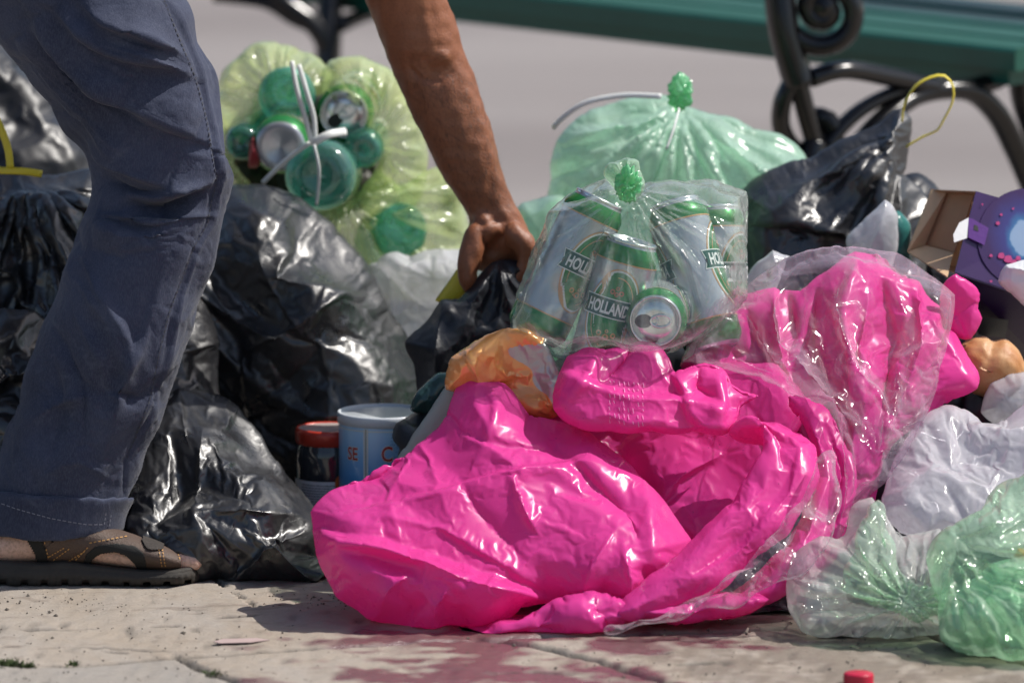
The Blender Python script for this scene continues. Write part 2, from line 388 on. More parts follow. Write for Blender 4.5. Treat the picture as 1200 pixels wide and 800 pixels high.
CLOTHS = []
def add_cloth(o, V, Fc, seed, shrink=-.14, pin=.012, amp=.004, wl=.08, bend=.004, ten=40, vary=.6, grav=1.0, press=0, sub=1, zmin=.002, bound=None):
    """the film is given more length than its body and left to buckle for a few frames while soft springs hold it in place"""
    W = V+vnormals(V, Fc)*(amp*sn(V, wl, seed+3))[:, None]
    o.data.vertices.foreach_set('co', W.astype(np.float32).ravel())
    g = o.vertex_groups.new(name='pin'); wts = np.clip(.5*(1+vary*sn(V, .12, seed)), .08, 1)
    if bound is not None: wts[bound] = 1
    q = np.round(wts*20).astype(int)
    for k in np.unique(q): g.add(np.where(q == k)[0].tolist(), float(k)/20, 'REPLACE')
    m = o.modifiers.new('cloth', 'CLOTH'); c = m.settings; c.quality = 5; c.mass = .05; c.air_damping = 2
    c.tension_stiffness = c.compression_stiffness = ten; c.shear_stiffness = ten*.5; c.bending_stiffness = bend; c.shrink_min = shrink
    c.tension_damping = c.compression_damping = 5; c.bending_damping = .5
    c.vertex_group_mass = 'pin'; c.pin_stiffness = pin; c.effector_weights.gravity = grav
    if press: c.use_pressure = True; c.uniform_pressure_force = press
    m.collision_settings.use_collision = False
    CLOTHS.append((o, sub, zmin))
def loop_subdiv(V, F_):
    E, B, cnt = edges_of(F_); nv = len(V); two = cnt == 2
    F2, _, u = subdiv(F_, [V])
    ep = (V[E[:, 0]]+V[E[:, 1]])/2; ep[two] = .75*ep[two]+.125*(V[B[:, 0]]+V[B[:, 1]])
    deg = np.bincount(E.ravel(), minlength=nv); sm = np.zeros_like(V)
    for k in range(3): sm[:, k] = np.bincount(E[:, 0], V[E[:, 1], k], nv)+np.bincount(E[:, 1], V[E[:, 0], k], nv)
    bd = np.zeros(nv, bool); bd[E[~two].ravel()] = True
    nvp = np.where(bd[:, None], V, .72*V+.28*sm/np.maximum(deg, 1)[:, None])
    return np.vstack([nvp, ep]), F2
def run_cloth(frames=14):
    for o, s_, z in CLOTHS: o.modifiers['cloth'].point_cache.frame_end = frames+2
    SC.frame_start = 1; SC.frame_end = frames
    for f in range(1, frames+1): SC.frame_set(f)
    dg = bpy.context.evaluated_depsgraph_get(); res = []
    for o, s_, z in CLOTHS: res.append(bpy.data.meshes.new_from_object(o.evaluated_get(dg)))
    for (o, s_, z), me in zip(CLOTHS, res):
        o.modifiers.clear(); old = o.data; nm = old.name
        co = np.empty(len(me.vertices)*3, np.float32); me.vertices.foreach_get('co', co); V = co.reshape(-1, 3).astype(float)
        if z is not None: V[:, 2] = np.maximum(V[:, 2], z)
        if s_ and len(me.loops) == 3*len(me.polygons):
            fi = np.empty(len(me.loops), np.int32); me.loops.foreach_get('vertex_index', fi); sil = None
            if 'silver' in me.attributes:
                sil = np.empty(len(V), np.float32); me.attributes['silver'].data.foreach_get('value', sil)
            V2, F2 = loop_subdiv(V, fi.reshape(-1, 3).astype(int)); bpy.data.meshes.remove(me)
            at = None
            if sil is not None: _, (s2,), _ = subdiv(fi.reshape(-1, 3).astype(int), [sil]); at = {'silver': s2}
            t = mk('tmp', V2, F2, old.materials[0], None, True, at); me = t.data; bpy.data.objects.remove(t)
        else:
            me.vertices.foreach_set('co', V.astype(np.float32).ravel()); me.update()
        o.data = me; bpy.data.meshes.remove(old); me.name = nm; o.vertex_groups.clear()
    SC.frame_set(1)
NOEX = dict(ex=(0, 0, 0, 0), its=(1, 1, 1, 1), amp=0.0, jag=1.0)
def bag_obj(name, mat, parent, outline, Y, cloth=None, sp=11, lev=1, **k):
    kk = dict(NOEX); kk.update(k); seed = kk.get('seed', 1)
    V, Fc = bag_mesh(outline, Y, sp=sp, lev=lev, **kk)
    o = mk(name, V, Fc, mat, parent)
    c = dict(cloth or {})
    if not kk.get('back', .7): 
        E, B, cnt = edges_of(Fc); c['bound'] = np.unique(E[cnt == 1].ravel())
    if cloth is not False: add_cloth(o, V, Fc, seed, zmin=kk.get('zmin', .002), **c)
    return o
def bag_part(name, mat, parent, *a, **k): return bag_obj(name, mat, parent, *a, **k)
def bag(label, mat, outline, Y, cat='bag', group=None, name='rubbish_bag', **k):
    return set_props(bag_obj(name, mat, None, outline, Y, **k), label, cat, group)
def lin(y0, Y0, y1, Y1): return lambda x, y: Y0+(np.clip(y, min(y0, y1)-60, max(y0, y1)+60)-y0)*(Y1-Y0)/(y1-y0)
def strap(name, mat, parent, pts, w=.003, flat=.35, up=None):
    c = smooth3([P(*p) for p in pts], .006); mb = MB(); mb.add(sweep(c, w, 8, flat=flat, up=up)); return mb.build(name, mat, parent)

# swept shapes
def sweep(pts, rad, seg=10, up=None, flat=1.0, cap=True, closed=False):
    """tube along 3D points; rad number or list (r or (ra, rb)); flat squashes it into a strap"""
    pts = [Vector(p) for p in pts]; n = len(pts); V = []; Fc = []
    prev = None
    for i, p in enumerate(pts):
        t = (pts[min(i+1, n-1)]-pts[max(i-1, 0)]).normalized() if not closed else (pts[(i+1) % n]-pts[i-1]).normalized()
        if prev is None:
            a = Vector(up) if up else (Vector((0, 0, 1)) if abs(t.z) < .9 else Vector((1, 0, 0)))
            u = (a-t*a.dot(t)).normalized()
        else: u = (prev-t*prev.dot(t)).normalized()
        prev = u; v = t.cross(u)
        r = rad[i] if hasattr(rad, '__len__') else rad
        ra, rb = r if hasattr(r, '__len__') else (r, r*flat)
        for k in range(seg):
            a = 2*math.pi*k/seg; V.append(p+u*(ra*math.cos(a))+v*(rb*math.sin(a)))
    m = n if closed else n-1
    for i in range(m):
        for k in range(seg):
            a, b = i*seg+k, i*seg+(k+1) % seg; c, d = ((i+1) % n)*seg+(k+1) % seg, ((i+1) % n)*seg+k
            Fc.append((a, b, c, d))
    if cap and not closed:
        Fc.append(tuple(range(seg))[::-1]); Fc.append(tuple((n-1)*seg+k for k in range(seg)))
    return [tuple(v) for v in V], Fc
def smooth3(pts, step=.01):
    pts = [np.array(p, float) for p in pts]; n = len(pts); out = []
    for i in range(n-1):
        p0, p1, p2, p3 = pts[max(i-1, 0)], pts[i], pts[i+1], pts[min(i+2, n-1)]
        m = max(2, int(np.linalg.norm(p2-p1)/step))
        for k in range(m):
            t = k/m; out.append(.5*((2*p1)+(-p0+p2)*t+(2*p0-5*p1+4*p2-p3)*t*t+(-p0+3*p1-3*p2+p3)*t**3))
    out.append(pts[-1]); return [tuple(o) for o in out]
class MB:
    def __init__(s): s.V = []; s.F = []
    def add(s, VF):
        o = len(s.V); s.V += [tuple(v) for v in VF[0]]; s.F += [tuple(int(i)+o for i in f) for f in VF[1]]; return s
    def build(s, name, mat, parent=None, smooth=True): return mk(name, np.array(s.V), s.F, mat, parent, smooth)
def lathe(prof, seg=64, M=Matrix.Identity(4)):
    V = []; Fc = []; n = len(prof)
    for r, z in prof:
        for k in range(seg):
            a = 2*math.pi*k/seg; V.append(tuple(M@Vector((r*math.cos(a), r*math.sin(a), z))))
    for i in range(n-1):
        for k in range(seg):
            Fc.append((i*seg+k, i*seg+(k+1) % seg, (i+1)*seg+(k+1) % seg, (i+1)*seg+k))
    return V, Fc
def panel(q, th, nrm=None):
    """a quad panel with thickness, corners in order"""
    q = [Vector(p) for p in q]; nn = nrm or (q[1]-q[0]).cross(q[3]-q[0]).normalized()
    V = q+[p-nn*th for p in q]; return V, [(0, 1, 2, 3), (7, 6, 5, 4), (0, 4, 5, 1), (1, 5, 6, 2), (2, 6, 7, 3), (3, 7, 4, 0)]

# ------------------------------------------------------------------ ground
def build_ground():
    xs = np.concatenate([-np.geomspace(400, .82, 34), np.arange(-.8, .8001, .004), np.geomspace(.82, 400, 34)])
    ys = np.concatenate([-np.geomspace(30, .80, 14), np.arange(-.78, .62, .004), np.geomspace(.63, 900, 70)])
    X, Y = np.meshgrid(xs, ys); x = X.ravel(); y = Y.ravel(); Q = np.stack([x, y], 1); z = np.zeros(len(x))
    near = (np.abs(x) < .85) & (y > -.82) & (y < .7); qi = np.where(near)[0]; q = Q[qi]; zz = np.zeros(len(qi))
    st = q*np.array([1., .9])
    zz += .0007*sn(st, .09, 3)+.0004*sn(st, .025, 4)+.0012*sn(st, .4, 5)
    pit = sn(q*np.array([1, .35]), .035, 6, 22); zz -= .0012*np.clip(pit-1.15, 0, 1)
    pit2 = sn(q, .012, 8, 24); zz -= .0005*np.clip(pit2-1.0, 0, .7)
    joints = [[(-60, 771), (30, 779), (110, 775), (215, 768), (420, 757), (600, 748), (760, 741), (1000, 733), (1300, 724)],
              [(205, 766), (240, 784), (285, 802), (330, 830)], [(560, 748), (640, 759), (700, 772), (760, 791), (830, 815)],
              [(420, 700), (300, 712), (240, 672), (180, 640)], [(1060, 733), (1150, 762), (1290, 800)]]
    jm = np.zeros(len(qi))
    for k, j in enumerate(joints):
        g = np.array([G(a, b)[:2] for a, b in j]); d, s, t = segdist(q[:, 0], q[:, 1], g)
        d = d+.0015*sn(q, .03, 20+k); wd = .0045 if k != 2 else .006
        if k == 3: wd = .001
        e = np.exp(-(np.maximum(d, 0)/wd)**2); jm = np.maximum(jm, e)
    zz -= .009*jm
    # old cracks running along the front slab
    cm = np.zeros(len(qi))
    for k, j in enumerate([[(20, 737), (70, 738), (110, 736)], [(80, 757), (135, 757), (200, 762)], [(0, 757), (20, 756)], [(175, 733), (210, 732)], [(120, 760), (150, 763)],
                           [(790, 778), (840, 776)], [(760, 765), (785, 764)], [(560, 790), (620, 786), (680, 788)], [(320, 704), (352, 701)], [(250, 724), (300, 722)]]):
        g = np.array([G(a, b)[:2] for a, b in j]); d, s, t = segdist(q[:, 0], q[:, 1], g)
        e = np.exp(-(np.maximum(d+.0012*sn(q, .02, 50+k), 0)/.0034)**2)*np.clip(np.sin(np.pi*t)*2+.2, 0, 1); cm = np.maximum(cm, e)
    zz -= .0045*cm
    z[qi] = zz
    # the pink spill on the slabs
    c = np.array(G(640, 785)[:2]); c2 = np.array(G(520, 752)[:2])
    def ell(c, rx, ry): return ((Q[:, 0]-c[0])/rx)**2+((Q[:, 1]-c[1])/ry)**2
    w = np.maximum(np.exp(-ell(np.array(G(590, 792)[:2]), .21, .10)), np.exp(-ell(np.array(G(540, 752)[:2]), .17, .09)))
    w = np.maximum(w, np.exp(-ell(np.array(G(760, 752)[:2]), .13, .06))*.8)
    g0 = np.array([G(a, b)[:2] for a, b in joints[0]]); g1 = np.array([G(a, b)[:2] for a, b in joints[1]])
    slab = ((y < np.interp(x, g0[:, 0], g0[:, 1])) & (x < np.interp(-y, -g1[:, 1], g1[:, 0]))).astype(float)*.8
    stain = np.clip((w+.22*sn(Q, .10, 31)+.12*sn(Q, .03, 32)-.42)*3.2, 0, 1)*(w > .12)
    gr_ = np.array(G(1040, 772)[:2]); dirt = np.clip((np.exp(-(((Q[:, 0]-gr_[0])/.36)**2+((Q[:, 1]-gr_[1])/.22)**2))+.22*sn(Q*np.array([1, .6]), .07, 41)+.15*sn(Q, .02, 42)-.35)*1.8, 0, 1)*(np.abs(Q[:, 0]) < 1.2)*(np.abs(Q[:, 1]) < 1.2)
    jj = np.zeros(len(x)); jj[qi] = np.maximum(np.maximum(jm, cm*.9), np.clip(pit-1.3, 0, 1)*.5)
    n1, n2 = len(xs), len(ys); i = np.arange((n2-1)*(n1-1)); r, cc = i//(n1-1), i % (n1-1); a = r*n1+cc
    Fc = np.stack([a, a+1, a+n1+1, a+n1], 1)
    m, n, b = mat_new('stone_paving'); co = coords(n)
    def sc(v): 
        mp = N(n, 'ShaderNodeMapping'); mp.inputs['Scale'].default_value = v; n.links.new(co, mp.inputs[0]); return mp.outputs[0]
    base = mixc(n, noise_(n, 3.5, 6, .65, .4, sc((1, .6, 1))).outputs[0], (.27, .218, .168), (.40, .343, .278))
    big = ramp(n, noise_(n, 7, 8, .7, .8, sc((1, .5, 1))).outputs[0], [(.38, 0), (.62, 1)])
    base = mixc(n, big.outputs[0], base, (.34, .30, .258))
    gr = ramp(n, noise_(n, 240, 5, .8, 0, co).outputs[0], [(.52, 0), (.70, 1)])
    f = N(n, 'ShaderNodeMath', operation='MULTIPLY', i1=.45); n.links.new(gr.outputs[0], f.inputs[0]); base = mixc(n, f.outputs[0], base, (.20, .18, .16))
    gw = ramp(n, noise_(n, 170, 4, .8, 0, sc((1, 1.3, 1))).outputs[0], [(.60, 0), (.72, 1)])
    f = N(n, 'ShaderNodeMath', operation='MULTIPLY', i1=.35); n.links.new(gw.outputs[0], f.inputs[0]); base = mixc(n, f.outputs[0], base, (.52, .50, .47))
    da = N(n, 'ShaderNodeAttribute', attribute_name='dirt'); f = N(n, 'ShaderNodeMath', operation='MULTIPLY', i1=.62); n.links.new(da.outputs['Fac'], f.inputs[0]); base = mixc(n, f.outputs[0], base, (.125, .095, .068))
    dk = ramp(n, noise_(n, 22, 7, .75, .8, sc((.45, 1.0, 1))).outputs[0], [(.56, 0), (.66, 1)])
    f = N(n, 'ShaderNodeMath', operation='MULTIPLY', i1=.6); n.links.new(dk.outputs[0], f.inputs[0]); base = mixc(n, f.outputs[0], base, (.15, .115, .09))
    sl = N(n, 'ShaderNodeAttribute', attribute_name='slab'); f = N(n, 'ShaderNodeMath', operation='MULTIPLY', i1=.6); n.links.new(sl.outputs['Fac'], f.inputs[0]); base = mixc(n, f.outputs[0], base, (.25, .24, .225))
    at = N(n, 'ShaderNodeAttribute', attribute_name='joint'); base = mixc(n, at.outputs['Fac'], base, (.035, .032, .028))
    # far pavement is a smoother, pinkish grey asphalt beyond the slabs
    sp = N(n, 'ShaderNodeSeparateXYZ'); n.links.new(co, sp.inputs[0]); far = maprange(n, sp.outputs[1], .9, 1.3, 0, 1)
    band = ramp(n, noise_(n, 1.3, 4, .5, .3, sc((.25, 1.2, 1))).outputs[0], [(.35, (.205, .180, .172)), (.65, (.27, .243, .232))])
    base = mixc(n, far, base, band.outputs[0])
    sa = N(n, 'ShaderNodeAttribute', attribute_name='stain')
    f = N(n, 'ShaderNodeMath', operation='MULTIPLY', i1=.78); n.links.new(sa.outputs['Fac'], f.inputs[0])
    base = mixc(n, f.outputs[0], base, (.13, .045, .06))
    n.links.new(base, b.inputs['Base Color'])
    n.links.new(maprange(n, sa.outputs['Fac'], 0, 1, .82, .22), b.inputs['Roughness'])
    nb = bump(n, noise_(n, 330, 5, .7, 0, co).outputs[0], .5, .0022)
    nb = bump(n, noise_(n, 60, 5, .65, .6, sc((1, .5, 1))).outputs[0], .4, .004, nb); n.links.new(nb, b.inputs['Normal'])
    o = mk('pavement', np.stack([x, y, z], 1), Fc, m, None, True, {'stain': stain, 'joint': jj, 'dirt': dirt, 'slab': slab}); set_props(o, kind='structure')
build_ground()
# moss and grit in the joints
def build_moss():
    rg = random.Random(4); mb = MB()
    for cx, cy_, wx, wy, n in ((6, 779, 20, 3, 330), (33, 782, 8, 2, 90), (86, 779, 7, 1.5, 50), (248, 790, 9, 3, 40)):
        for _ in range(n):
            g = G(cx+rg.gauss(0, wx*.5), cy_+rg.gauss(0, wy*.5), -.002); h = rg.uniform(.002, .005); a = rg.uniform(0, 6.28); wv = rg.uniform(.0006, .0016)
            u = Vector((math.cos(a), math.sin(a), 0)); t = g+Vector((rg.gauss(0, .003), rg.gauss(0, .003), h))
            mb.add(([g-u*wv, g+u*wv, t+u*wv*.3, t-u*wv*.3], [(0, 1, 2, 3)]))
    set_props(mb.build('moss', simple('moss', (.05, .075, .02), .9, 0, .4, 300, 0)), 'green moss tufts growing in the paving joint', 'moss', kind='stuff')
build_moss()
def build_grit():
    rg = random.Random(9); mb = MB()
    for _ in range(1300):
        px = rg.uniform(-40, 1250); py = rg.uniform(690, 815) if rg.random() < .6 else rg.gauss(703, 7)
        if py < 688 or py > 815: continue
        g = G(px, py, .0006); s = rg.uniform(.0005, .0016)*(1 if rg.random() < .93 else 1.9); q = []
        rot = Matrix.Rotation(rg.uniform(0, 6), 3, 'Z')
        for dx, dy, dz in ((1, 0, 0), (0, 1, 0), (-1, 0, 0), (0, -1, 0), (0, 0, 1), (0, 0, -1)):
            q.append(g+rot@Vector((dx*s*rg.uniform(.6, 1.5), dy*s*rg.uniform(.6, 1.3), dz*s*rg.uniform(.5, .9))))
        mb.add((q, [(0, 1, 4), (1, 2, 4), (2, 3, 4), (3, 0, 4), (1, 0, 5), (2, 1, 5), (3, 2, 5), (0, 3, 5)]))
    set_props(mb.build('grit', simple('grit', (.10, .085, .07), .9, 0, .7, 400, 0), None, False), 'fine dark grit and crumbs scattered over the stone paving', 'grit', kind='stuff')
build_grit()

# ------------------------------------------------------------------ bench behind
def build_bench():
    root = thing('park_bench', 'green slatted park bench with black scrolled iron ends behind the rubbish', 'bench', (.3, 1.1, 0))
    # seat runs from far left to near right
    ra = P(1190, 66, .92); ra.z = .45
    def seat(px, py): # point on the seat plane z=.45
        return G(px, py, .45)
    a0 = seat(1190, 58); a1 = seat(180, -54)             # front edge: right end, left end
    d = (a1-a0).normalized(); q = Vector((-d.y, d.x, 0)); q = q if q.y > 0 else -q
    L = (a1-a0).length
    for k, (off, wd, dz) in enumerate(((0, .075, 0), (.105, .075, -.003), (.21, .075, -.004), (.315, .075, -.002))):
        o = a0+q*off+Vector((0, 0, dz)); th = .027
        V, Fc = [], []
        prof = [(0, -th), (0, -.004), (.004, 0), (wd-.004, 0), (wd, -.004), (wd, -th)]
        for s in (0, L):
            for u, z in prof: V.append(tuple(o+d*s+q*u+Vector((0, 0, z))))
        n = 6; Fc = [tuple(range(n))[::-1], tuple(range(n, 2*n))]+[(i, (i+1) % n, n+(i+1) % n, n+i) for i in range(n)]
        mk('seat_slat', np.array(V), Fc, GREENPAINT, root, False)
    for s in (.03, .10):   # short cross bearers seen below the right end
        pass
    V, Fc = [], []
    o = a0+q*.012+Vector((0, 0, -.029))
    for s in (.02, L-.02):
        for u, z in ((0, -.018), (0, 0), (.03, 0), (.03, -.018)): V.append(tuple(o+d*s+q*u+Vector((0, 0, z))))
    mk('apron', np.array(V), [(0, 1, 2, 3), (7, 6, 5, 4), (0, 4, 5, 1), (1, 5, 6, 2), (2, 6, 7, 3), (3, 7, 4, 0)], GREENPAINT, root, False)
    # backrest, mostly above the picture
    for k in range(3):
        o = a0+q*(.42+.03*k)+Vector((0, 0, .10+.12*k)); V = []
        for s in (0, L):
            for u, z in ((0, 0), (.022, 0), (.045, .085), (.022, .085)): V.append(tuple(o+d*s+q*u+Vector((0, 0, z))))
        mk('backrest_slat', np.array(V), [(0, 1, 2, 3), (7, 6, 5, 4), (0, 4, 5, 1), (1, 5, 6, 2), (2, 6, 7, 3), (3, 7, 4, 0)], GREENPAINT, root, False)
    # iron end frame traced at the near end; (px,py,Y) points
    def iron(curves):
        mb = MB()
        for pts, r in curves:
            c = smooth3([P(a, b, y+(.13 if y < 1.5 else 0)) for a, b, y in pts], .006); mb.add(sweep(c, r, 10, flat=1.35))
        return mb
    Y1 = .86
    def spiral(cx, cy_, r0, r1, t0, t1, y0, y1, n=26):
        return [(cx+(r0+(r1-r0)*i/n)*math.cos(t0+(t1-t0)*i/n), cy_+(r0+(r1-r0)*i/n)*math.sin(t0+(t1-t0)*i/n), y0+(y1-y0)*i/n) for i in range(n+1)]
    fr = [
        (spiral(966, 12, 50, 14, math.pi*1.05, -math.pi*1.35, .84, .84), .0125),                     # arm scroll above the seat
        (spiral(966, 12, 14, 4, -math.pi*1.35, -math.pi*2.3, .84, .84, 10), .012),
        ([(917, -90, .86), (913, -30, .85), (918, 30, .84), (932, 84, .84), (938, 100, .84)], .019), ([(934, 90, .84), (944, 130, .85), (955, 168, .86)], .012),  # front upright
        ([(950, 92, .84), (990, 82, .86), (1050, 92, .92), (1110, 104, .98), (1160, 97, 1.03), (1195, 72, 1.07), (1230, 30, 1.1)], .0115),  # rail under the seat, sweeping up
        ([(928, 96, .84), (917, 120, .84), (916, 150, .85), (932, 176, .86), (958, 184, .87), (975, 165, .88), (969, 143, .88), (955, 140, .88)], .0115),   # scroll on the front leg
        ([(968, 172, .87), (985, 150, .88), (1010, 128, .90), (1045, 110, .93), (1075, 104, .96)], .009),
        ([(1000, 182, .88), (1030, 145, .9), (1075, 112, .95), (1130, 106, .99), (1165, 130, 1.02), (1190, 175, 1.05), (1215, 235, 1.07), (1240, 310, 1.08)], .0125),  # arch to the rear leg
        ([(955, 168, .86), (945, 230, .84), (935, 330, .82), (950, 420, .80), (950, 516, .80)], .016),   # front leg down behind the bags
        ([(1195, 72, 1.07), (1200, 120, 1.08), (1225, 200, 1.1), (1240, 310, 1.1), (1262, 470, 1.12)], .015),
    ]
    f1 = iron(fr).build('iron_end', IRON, root)
    c = P(966, 8, .965); bm = MB(); bm.add(lathe([(.0005, -.012), (.012, -.010), (.017, 0), (.012, .010), (.0005, .012)], 16, Matrix.Translation(c)@Matrix.Rotation(math.pi/2, 4, 'X'))); bm.build('rosette', IRON, f1)
    # far end frame on the left
    dd = d*1.0
    fl = [([(300, -40, 1.9), (330, 0, 1.9), (362, 24, 1.9), (380, 48, 1.9), (384, 75, 1.9)], .014), ([(384, -40, 1.95), (386, 10, 1.93), (384, 75, 1.9), (378, 190, 1.9), (384, 300, 1.9)], .017),
          ([(250, -6, 1.9), (310, 2, 1.9), (345, 22, 1.9), (375, 34, 1.9)], .010), ([(398, 30, 1.9), (440, 14, 2.0), (500, 10, 2.1)], .010), ([(500, 10, 2.1), (520, 120, 2.15), (530, 270, 2.2)], .014)]
    iron(fl).build('iron_end', IRON, root)
build_bench()


# ------------------------------------------------------------------ black bags
BG = 'black rubbish bags in the heap'
bag('big shiny black bag between the jeans and the black bag gripped by the hand', BLACK,
    [(150, 300), (205, 250), (262, 222), (300, 222), (345, 242), (385, 275), (425, 310), (447, 345), (470, 385), (497, 440), (500, 500), (480, 560), (420, 600), (330, 606), (220, 590), (150, 520), (130, 400)],
    lin(600, .44, 220, .50), 'bag', BG, bulge=.10, roll=90, power=.8, back=.25, sp=8, seed=11, facets=((130, 40, .9, 1.7), (60, 12, .6, 1.8), (26, 2, .6, 1.5)),
    cloth=dict(shrink=-.045, pin=.016, amp=.005, wl=.2),
    folds=[('s', [(348, 282), (330, 318), (400, 335), (470, 345)][::-1], 24, 60), ('r', [(281, 413), (340, 385), (400, 345), (430, 330)], 26, 22), ('r', [(281, 413), (285, 450), (300, 490)], 22, 26),
           ('v', [(345, 282), (360, 260), (400, 290)], 10, 12), ('r', [(262, 228), (330, 262), (348, 282)], 18, 20), ('r', [(345, 284), (332, 312), (380, 328)], 18, 14), ('v', [(215, 330), (275, 400), (285, 470)], 24, 26)])
bag('crumpled black bag lying on the pavement beside the sandal toe', BLACK,
    [(165, 490), (205, 455), (262, 468), (290, 492), (325, 540), (352, 575), (372, 606), (378, 650), (384, 692), (330, 692), (250, 688), (190, 684), (130, 640), (120, 560)],
    lin(690, .08, 455, .26), 'bag', BG, bulge=.085, roll=70, power=.8, sp=7, seed=23, facets=((100, 34, 1.2, 1.8), (46, 10, 1, 1.8), (22, 2, 1, 1.5)),
    cloth=dict(shrink=-.055, pin=.014, amp=.005, wl=.16),
    folds=[('s', [(370, 608), (330, 620), (290, 660), (262, 686)], 30, 40), ('r', [(245, 470), (232, 520), (228, 600), (250, 640)], 20, 18), ('r', [(290, 492), (330, 545), (368, 596)], 14, 14),
           ('v', [(200, 500), (212, 560), (222, 620)], 22, 18), ('r', [(228, 600), (290, 590), (368, 600)], 14, 14)])
tl = bag('wrinkled black bag behind the jeans with a yellow drawstring on top', BLACK,
    [(-70, 230), (-20, 208), (20, 203), (60, 206), (105, 204), (150, 240), (210, 300), (250, 400), (260, 540), (220, 620), (100, 640), (-70, 640)],
    lin(640, .24, 200, .42), 'bag', BG, bulge=.09, roll=80, power=.8, sp=9, seed=31, facets=((90, 26, 1.3, 2.2), (40, 8, 1.2, 1.8)),
    cloth=dict(shrink=-.07, pin=.014, amp=.006, wl=.12), folds=[('r', [(20, 205), (60, 260), (90, 330), (70, 420)], 26, 20), ('v', [(5, 240), (30, 330), (40, 400)], 26, 22), ('s', [(-10, 300), (40, 380), (60, 460)], 24, 40)],
    pleats=[(30, 203, 22, 12, 90, .3)])
strap('drawstring', YSTRAP, tl, [(-4, 140, .30), (4, 158, .30), (10, 178, .30), (12, 197, .30)], .0042)
strap('drawstring', YSTRAP, tl, [(-30, 199, .31), (5, 200, .305), (30, 201, .305), (49, 204, .31)], .0042)
bag('dull grey-black bag blurred far behind the thigh', BLACK2, [(-70, 40), (-20, 35), (20, 70), (60, 110), (95, 165), (120, 230), (60, 330), (-70, 330)],
    lin(330, .72, 40, .85), 'bag', BG, bulge=.08, roll=90, sp=13, seed=37, facets=((80, 14, .9, 1.7),), cloth=dict(shrink=-.08, pin=.02))
bag('black bag with tight shiny creases low behind the calf', BLACK, [(-80, 385), (-20, 362), (30, 366), (70, 395), (100, 450), (90, 540), (60, 600), (-80, 630)],
    lin(640, .16, 360, .22), 'bag', BG, bulge=.05, roll=50, power=.9, sp=8, seed=41, facets=((50, 18, .5, 2.6), (26, 6, .4, 2.2)), cloth=dict(shrink=-.08, pin=.010, amp=.007, wl=.07))
hb = bag('black bag pulled up by the gripping hand', BLACK2,
    [(476, 402), (500, 375), (516, 352), (536, 345), (556, 328), (574, 308), (596, 302), (616, 306), (622, 330), (616, 365), (612, 400), (570, 420), (545, 445), (520, 470), (500, 480), (490, 455), (486, 425)],
    lin(480, .24, 300, .27), 'bag', BG, bulge=.03, roll=40, power=.9, sp=6, seed=43, facets=((90, 14, 1.1, 2.2), (36, 3, 1.1, 2)), pleats=[(586, 300, 7, 10, 60, .4)], zmin=None, cloth=dict(shrink=-.02, pin=.03, amp=.002, bend=.2),
    folds=[('r', [(518, 354), (512, 390), (508, 440)], 12, 12), ('r', [(570, 325), (540, 352), (520, 356)], 10, 12), ('v', [(590, 330), (580, 360), (566, 384)], 10, 12)])
bag_part('drawstring', YSTRAP, hb, [(510, 352), (524, 330), (540, 312), (548, 318), (546, 345), (526, 356)], .30, bulge=.004, roll=8, sp=6, seed=44, zmin=None, cloth=False)
rb = bag('black bag on the right with a raised yellow drawstring loop', BLACK,
    [(872, 226), (905, 205), (950, 188), (985, 165), (1020, 148), (1052, 129), (1062, 140), (1060, 170), (1060, 205), (1078, 222), (1092, 250), (1090, 330), (1110, 480), (1090, 600), (980, 614), (890, 600), (862, 480), (868, 330)],
    lin(600, .38, 130, .52), 'bag', BG, bulge=.05, roll=50, power=.9, sp=7.5, seed=47, facets=((100, 26, -.5, 2.2), (44, 9, -.5, 2.0), (20, 2, -.5, 2)), zmin=None,
    cloth=dict(shrink=-.05, pin=.014, amp=.005, wl=.1), folds=[('s', [(875, 262), (930, 262), (1000, 280), (1030, 300)], 26, 40), ('r', [(905, 208), (980, 200), (1050, 205)], 12, 16), ('r', [(1058, 132), (1040, 190), (1020, 240)], 16, 16), ('v', [(1020, 150), (1040, 210), (1030, 250)], 10, 14)],
    pleats=[(1060, 150, 16, 10, 60, .2)])
strap('drawstring', YSTRAP, rb, [(1057, 142, .47), (1060, 122, .465), (1072, 102, .46), (1090, 91, .46), (1107, 89, .46), (1117, 102, .46), (1116, 120, .46), (1106, 140, .46), (1098, 153, .46), (1082, 160, .462), (1062, 172, .465)], .0042, .3, (0, 1, 0))
bag('small black bag corner behind the open carton', BLACK2, [(1058, 235), (1066, 212), (1080, 208), (1094, 222), (1120, 260), (1160, 400), (1180, 560), (1060, 572), (1040, 380)], .56, 'bag', BG,
    bulge=.05, roll=50, sp=9, seed=53, zmin=None, facets=((40, 8, .5, 1.5),), cloth=dict(shrink=-.1, pin=.015))
bag('black bag in deep shade underneath the pink bag', BLACK2,
    [(470, 500), (600, 420), (800, 400), (1000, 380), (1150, 410), (1260, 470), (1270, 640), (1180, 690), (1010, 716), (930, 728), (830, 736), (700, 730), (560, 680), (480, 610)],
    lin(735, -.12, 380, .30), 'bag', BG, bulge=.07, roll=80, sp=15, seed=59, facets=((60, 12, .3, 1.5),), cloth=dict(shrink=-.12, pin=.012))

# ------------------------------------------------------------------ pink bag, its clear outer film
yp = lin(750, -.21, 400, .02)
def off(f, d): return lambda x, y: f(x, y)+d
pk = thing('pink_rubbish_bag', 'glossy bright pink plastic bag sprawled over the front of the heap', 'bag', (0, -.1, 0))

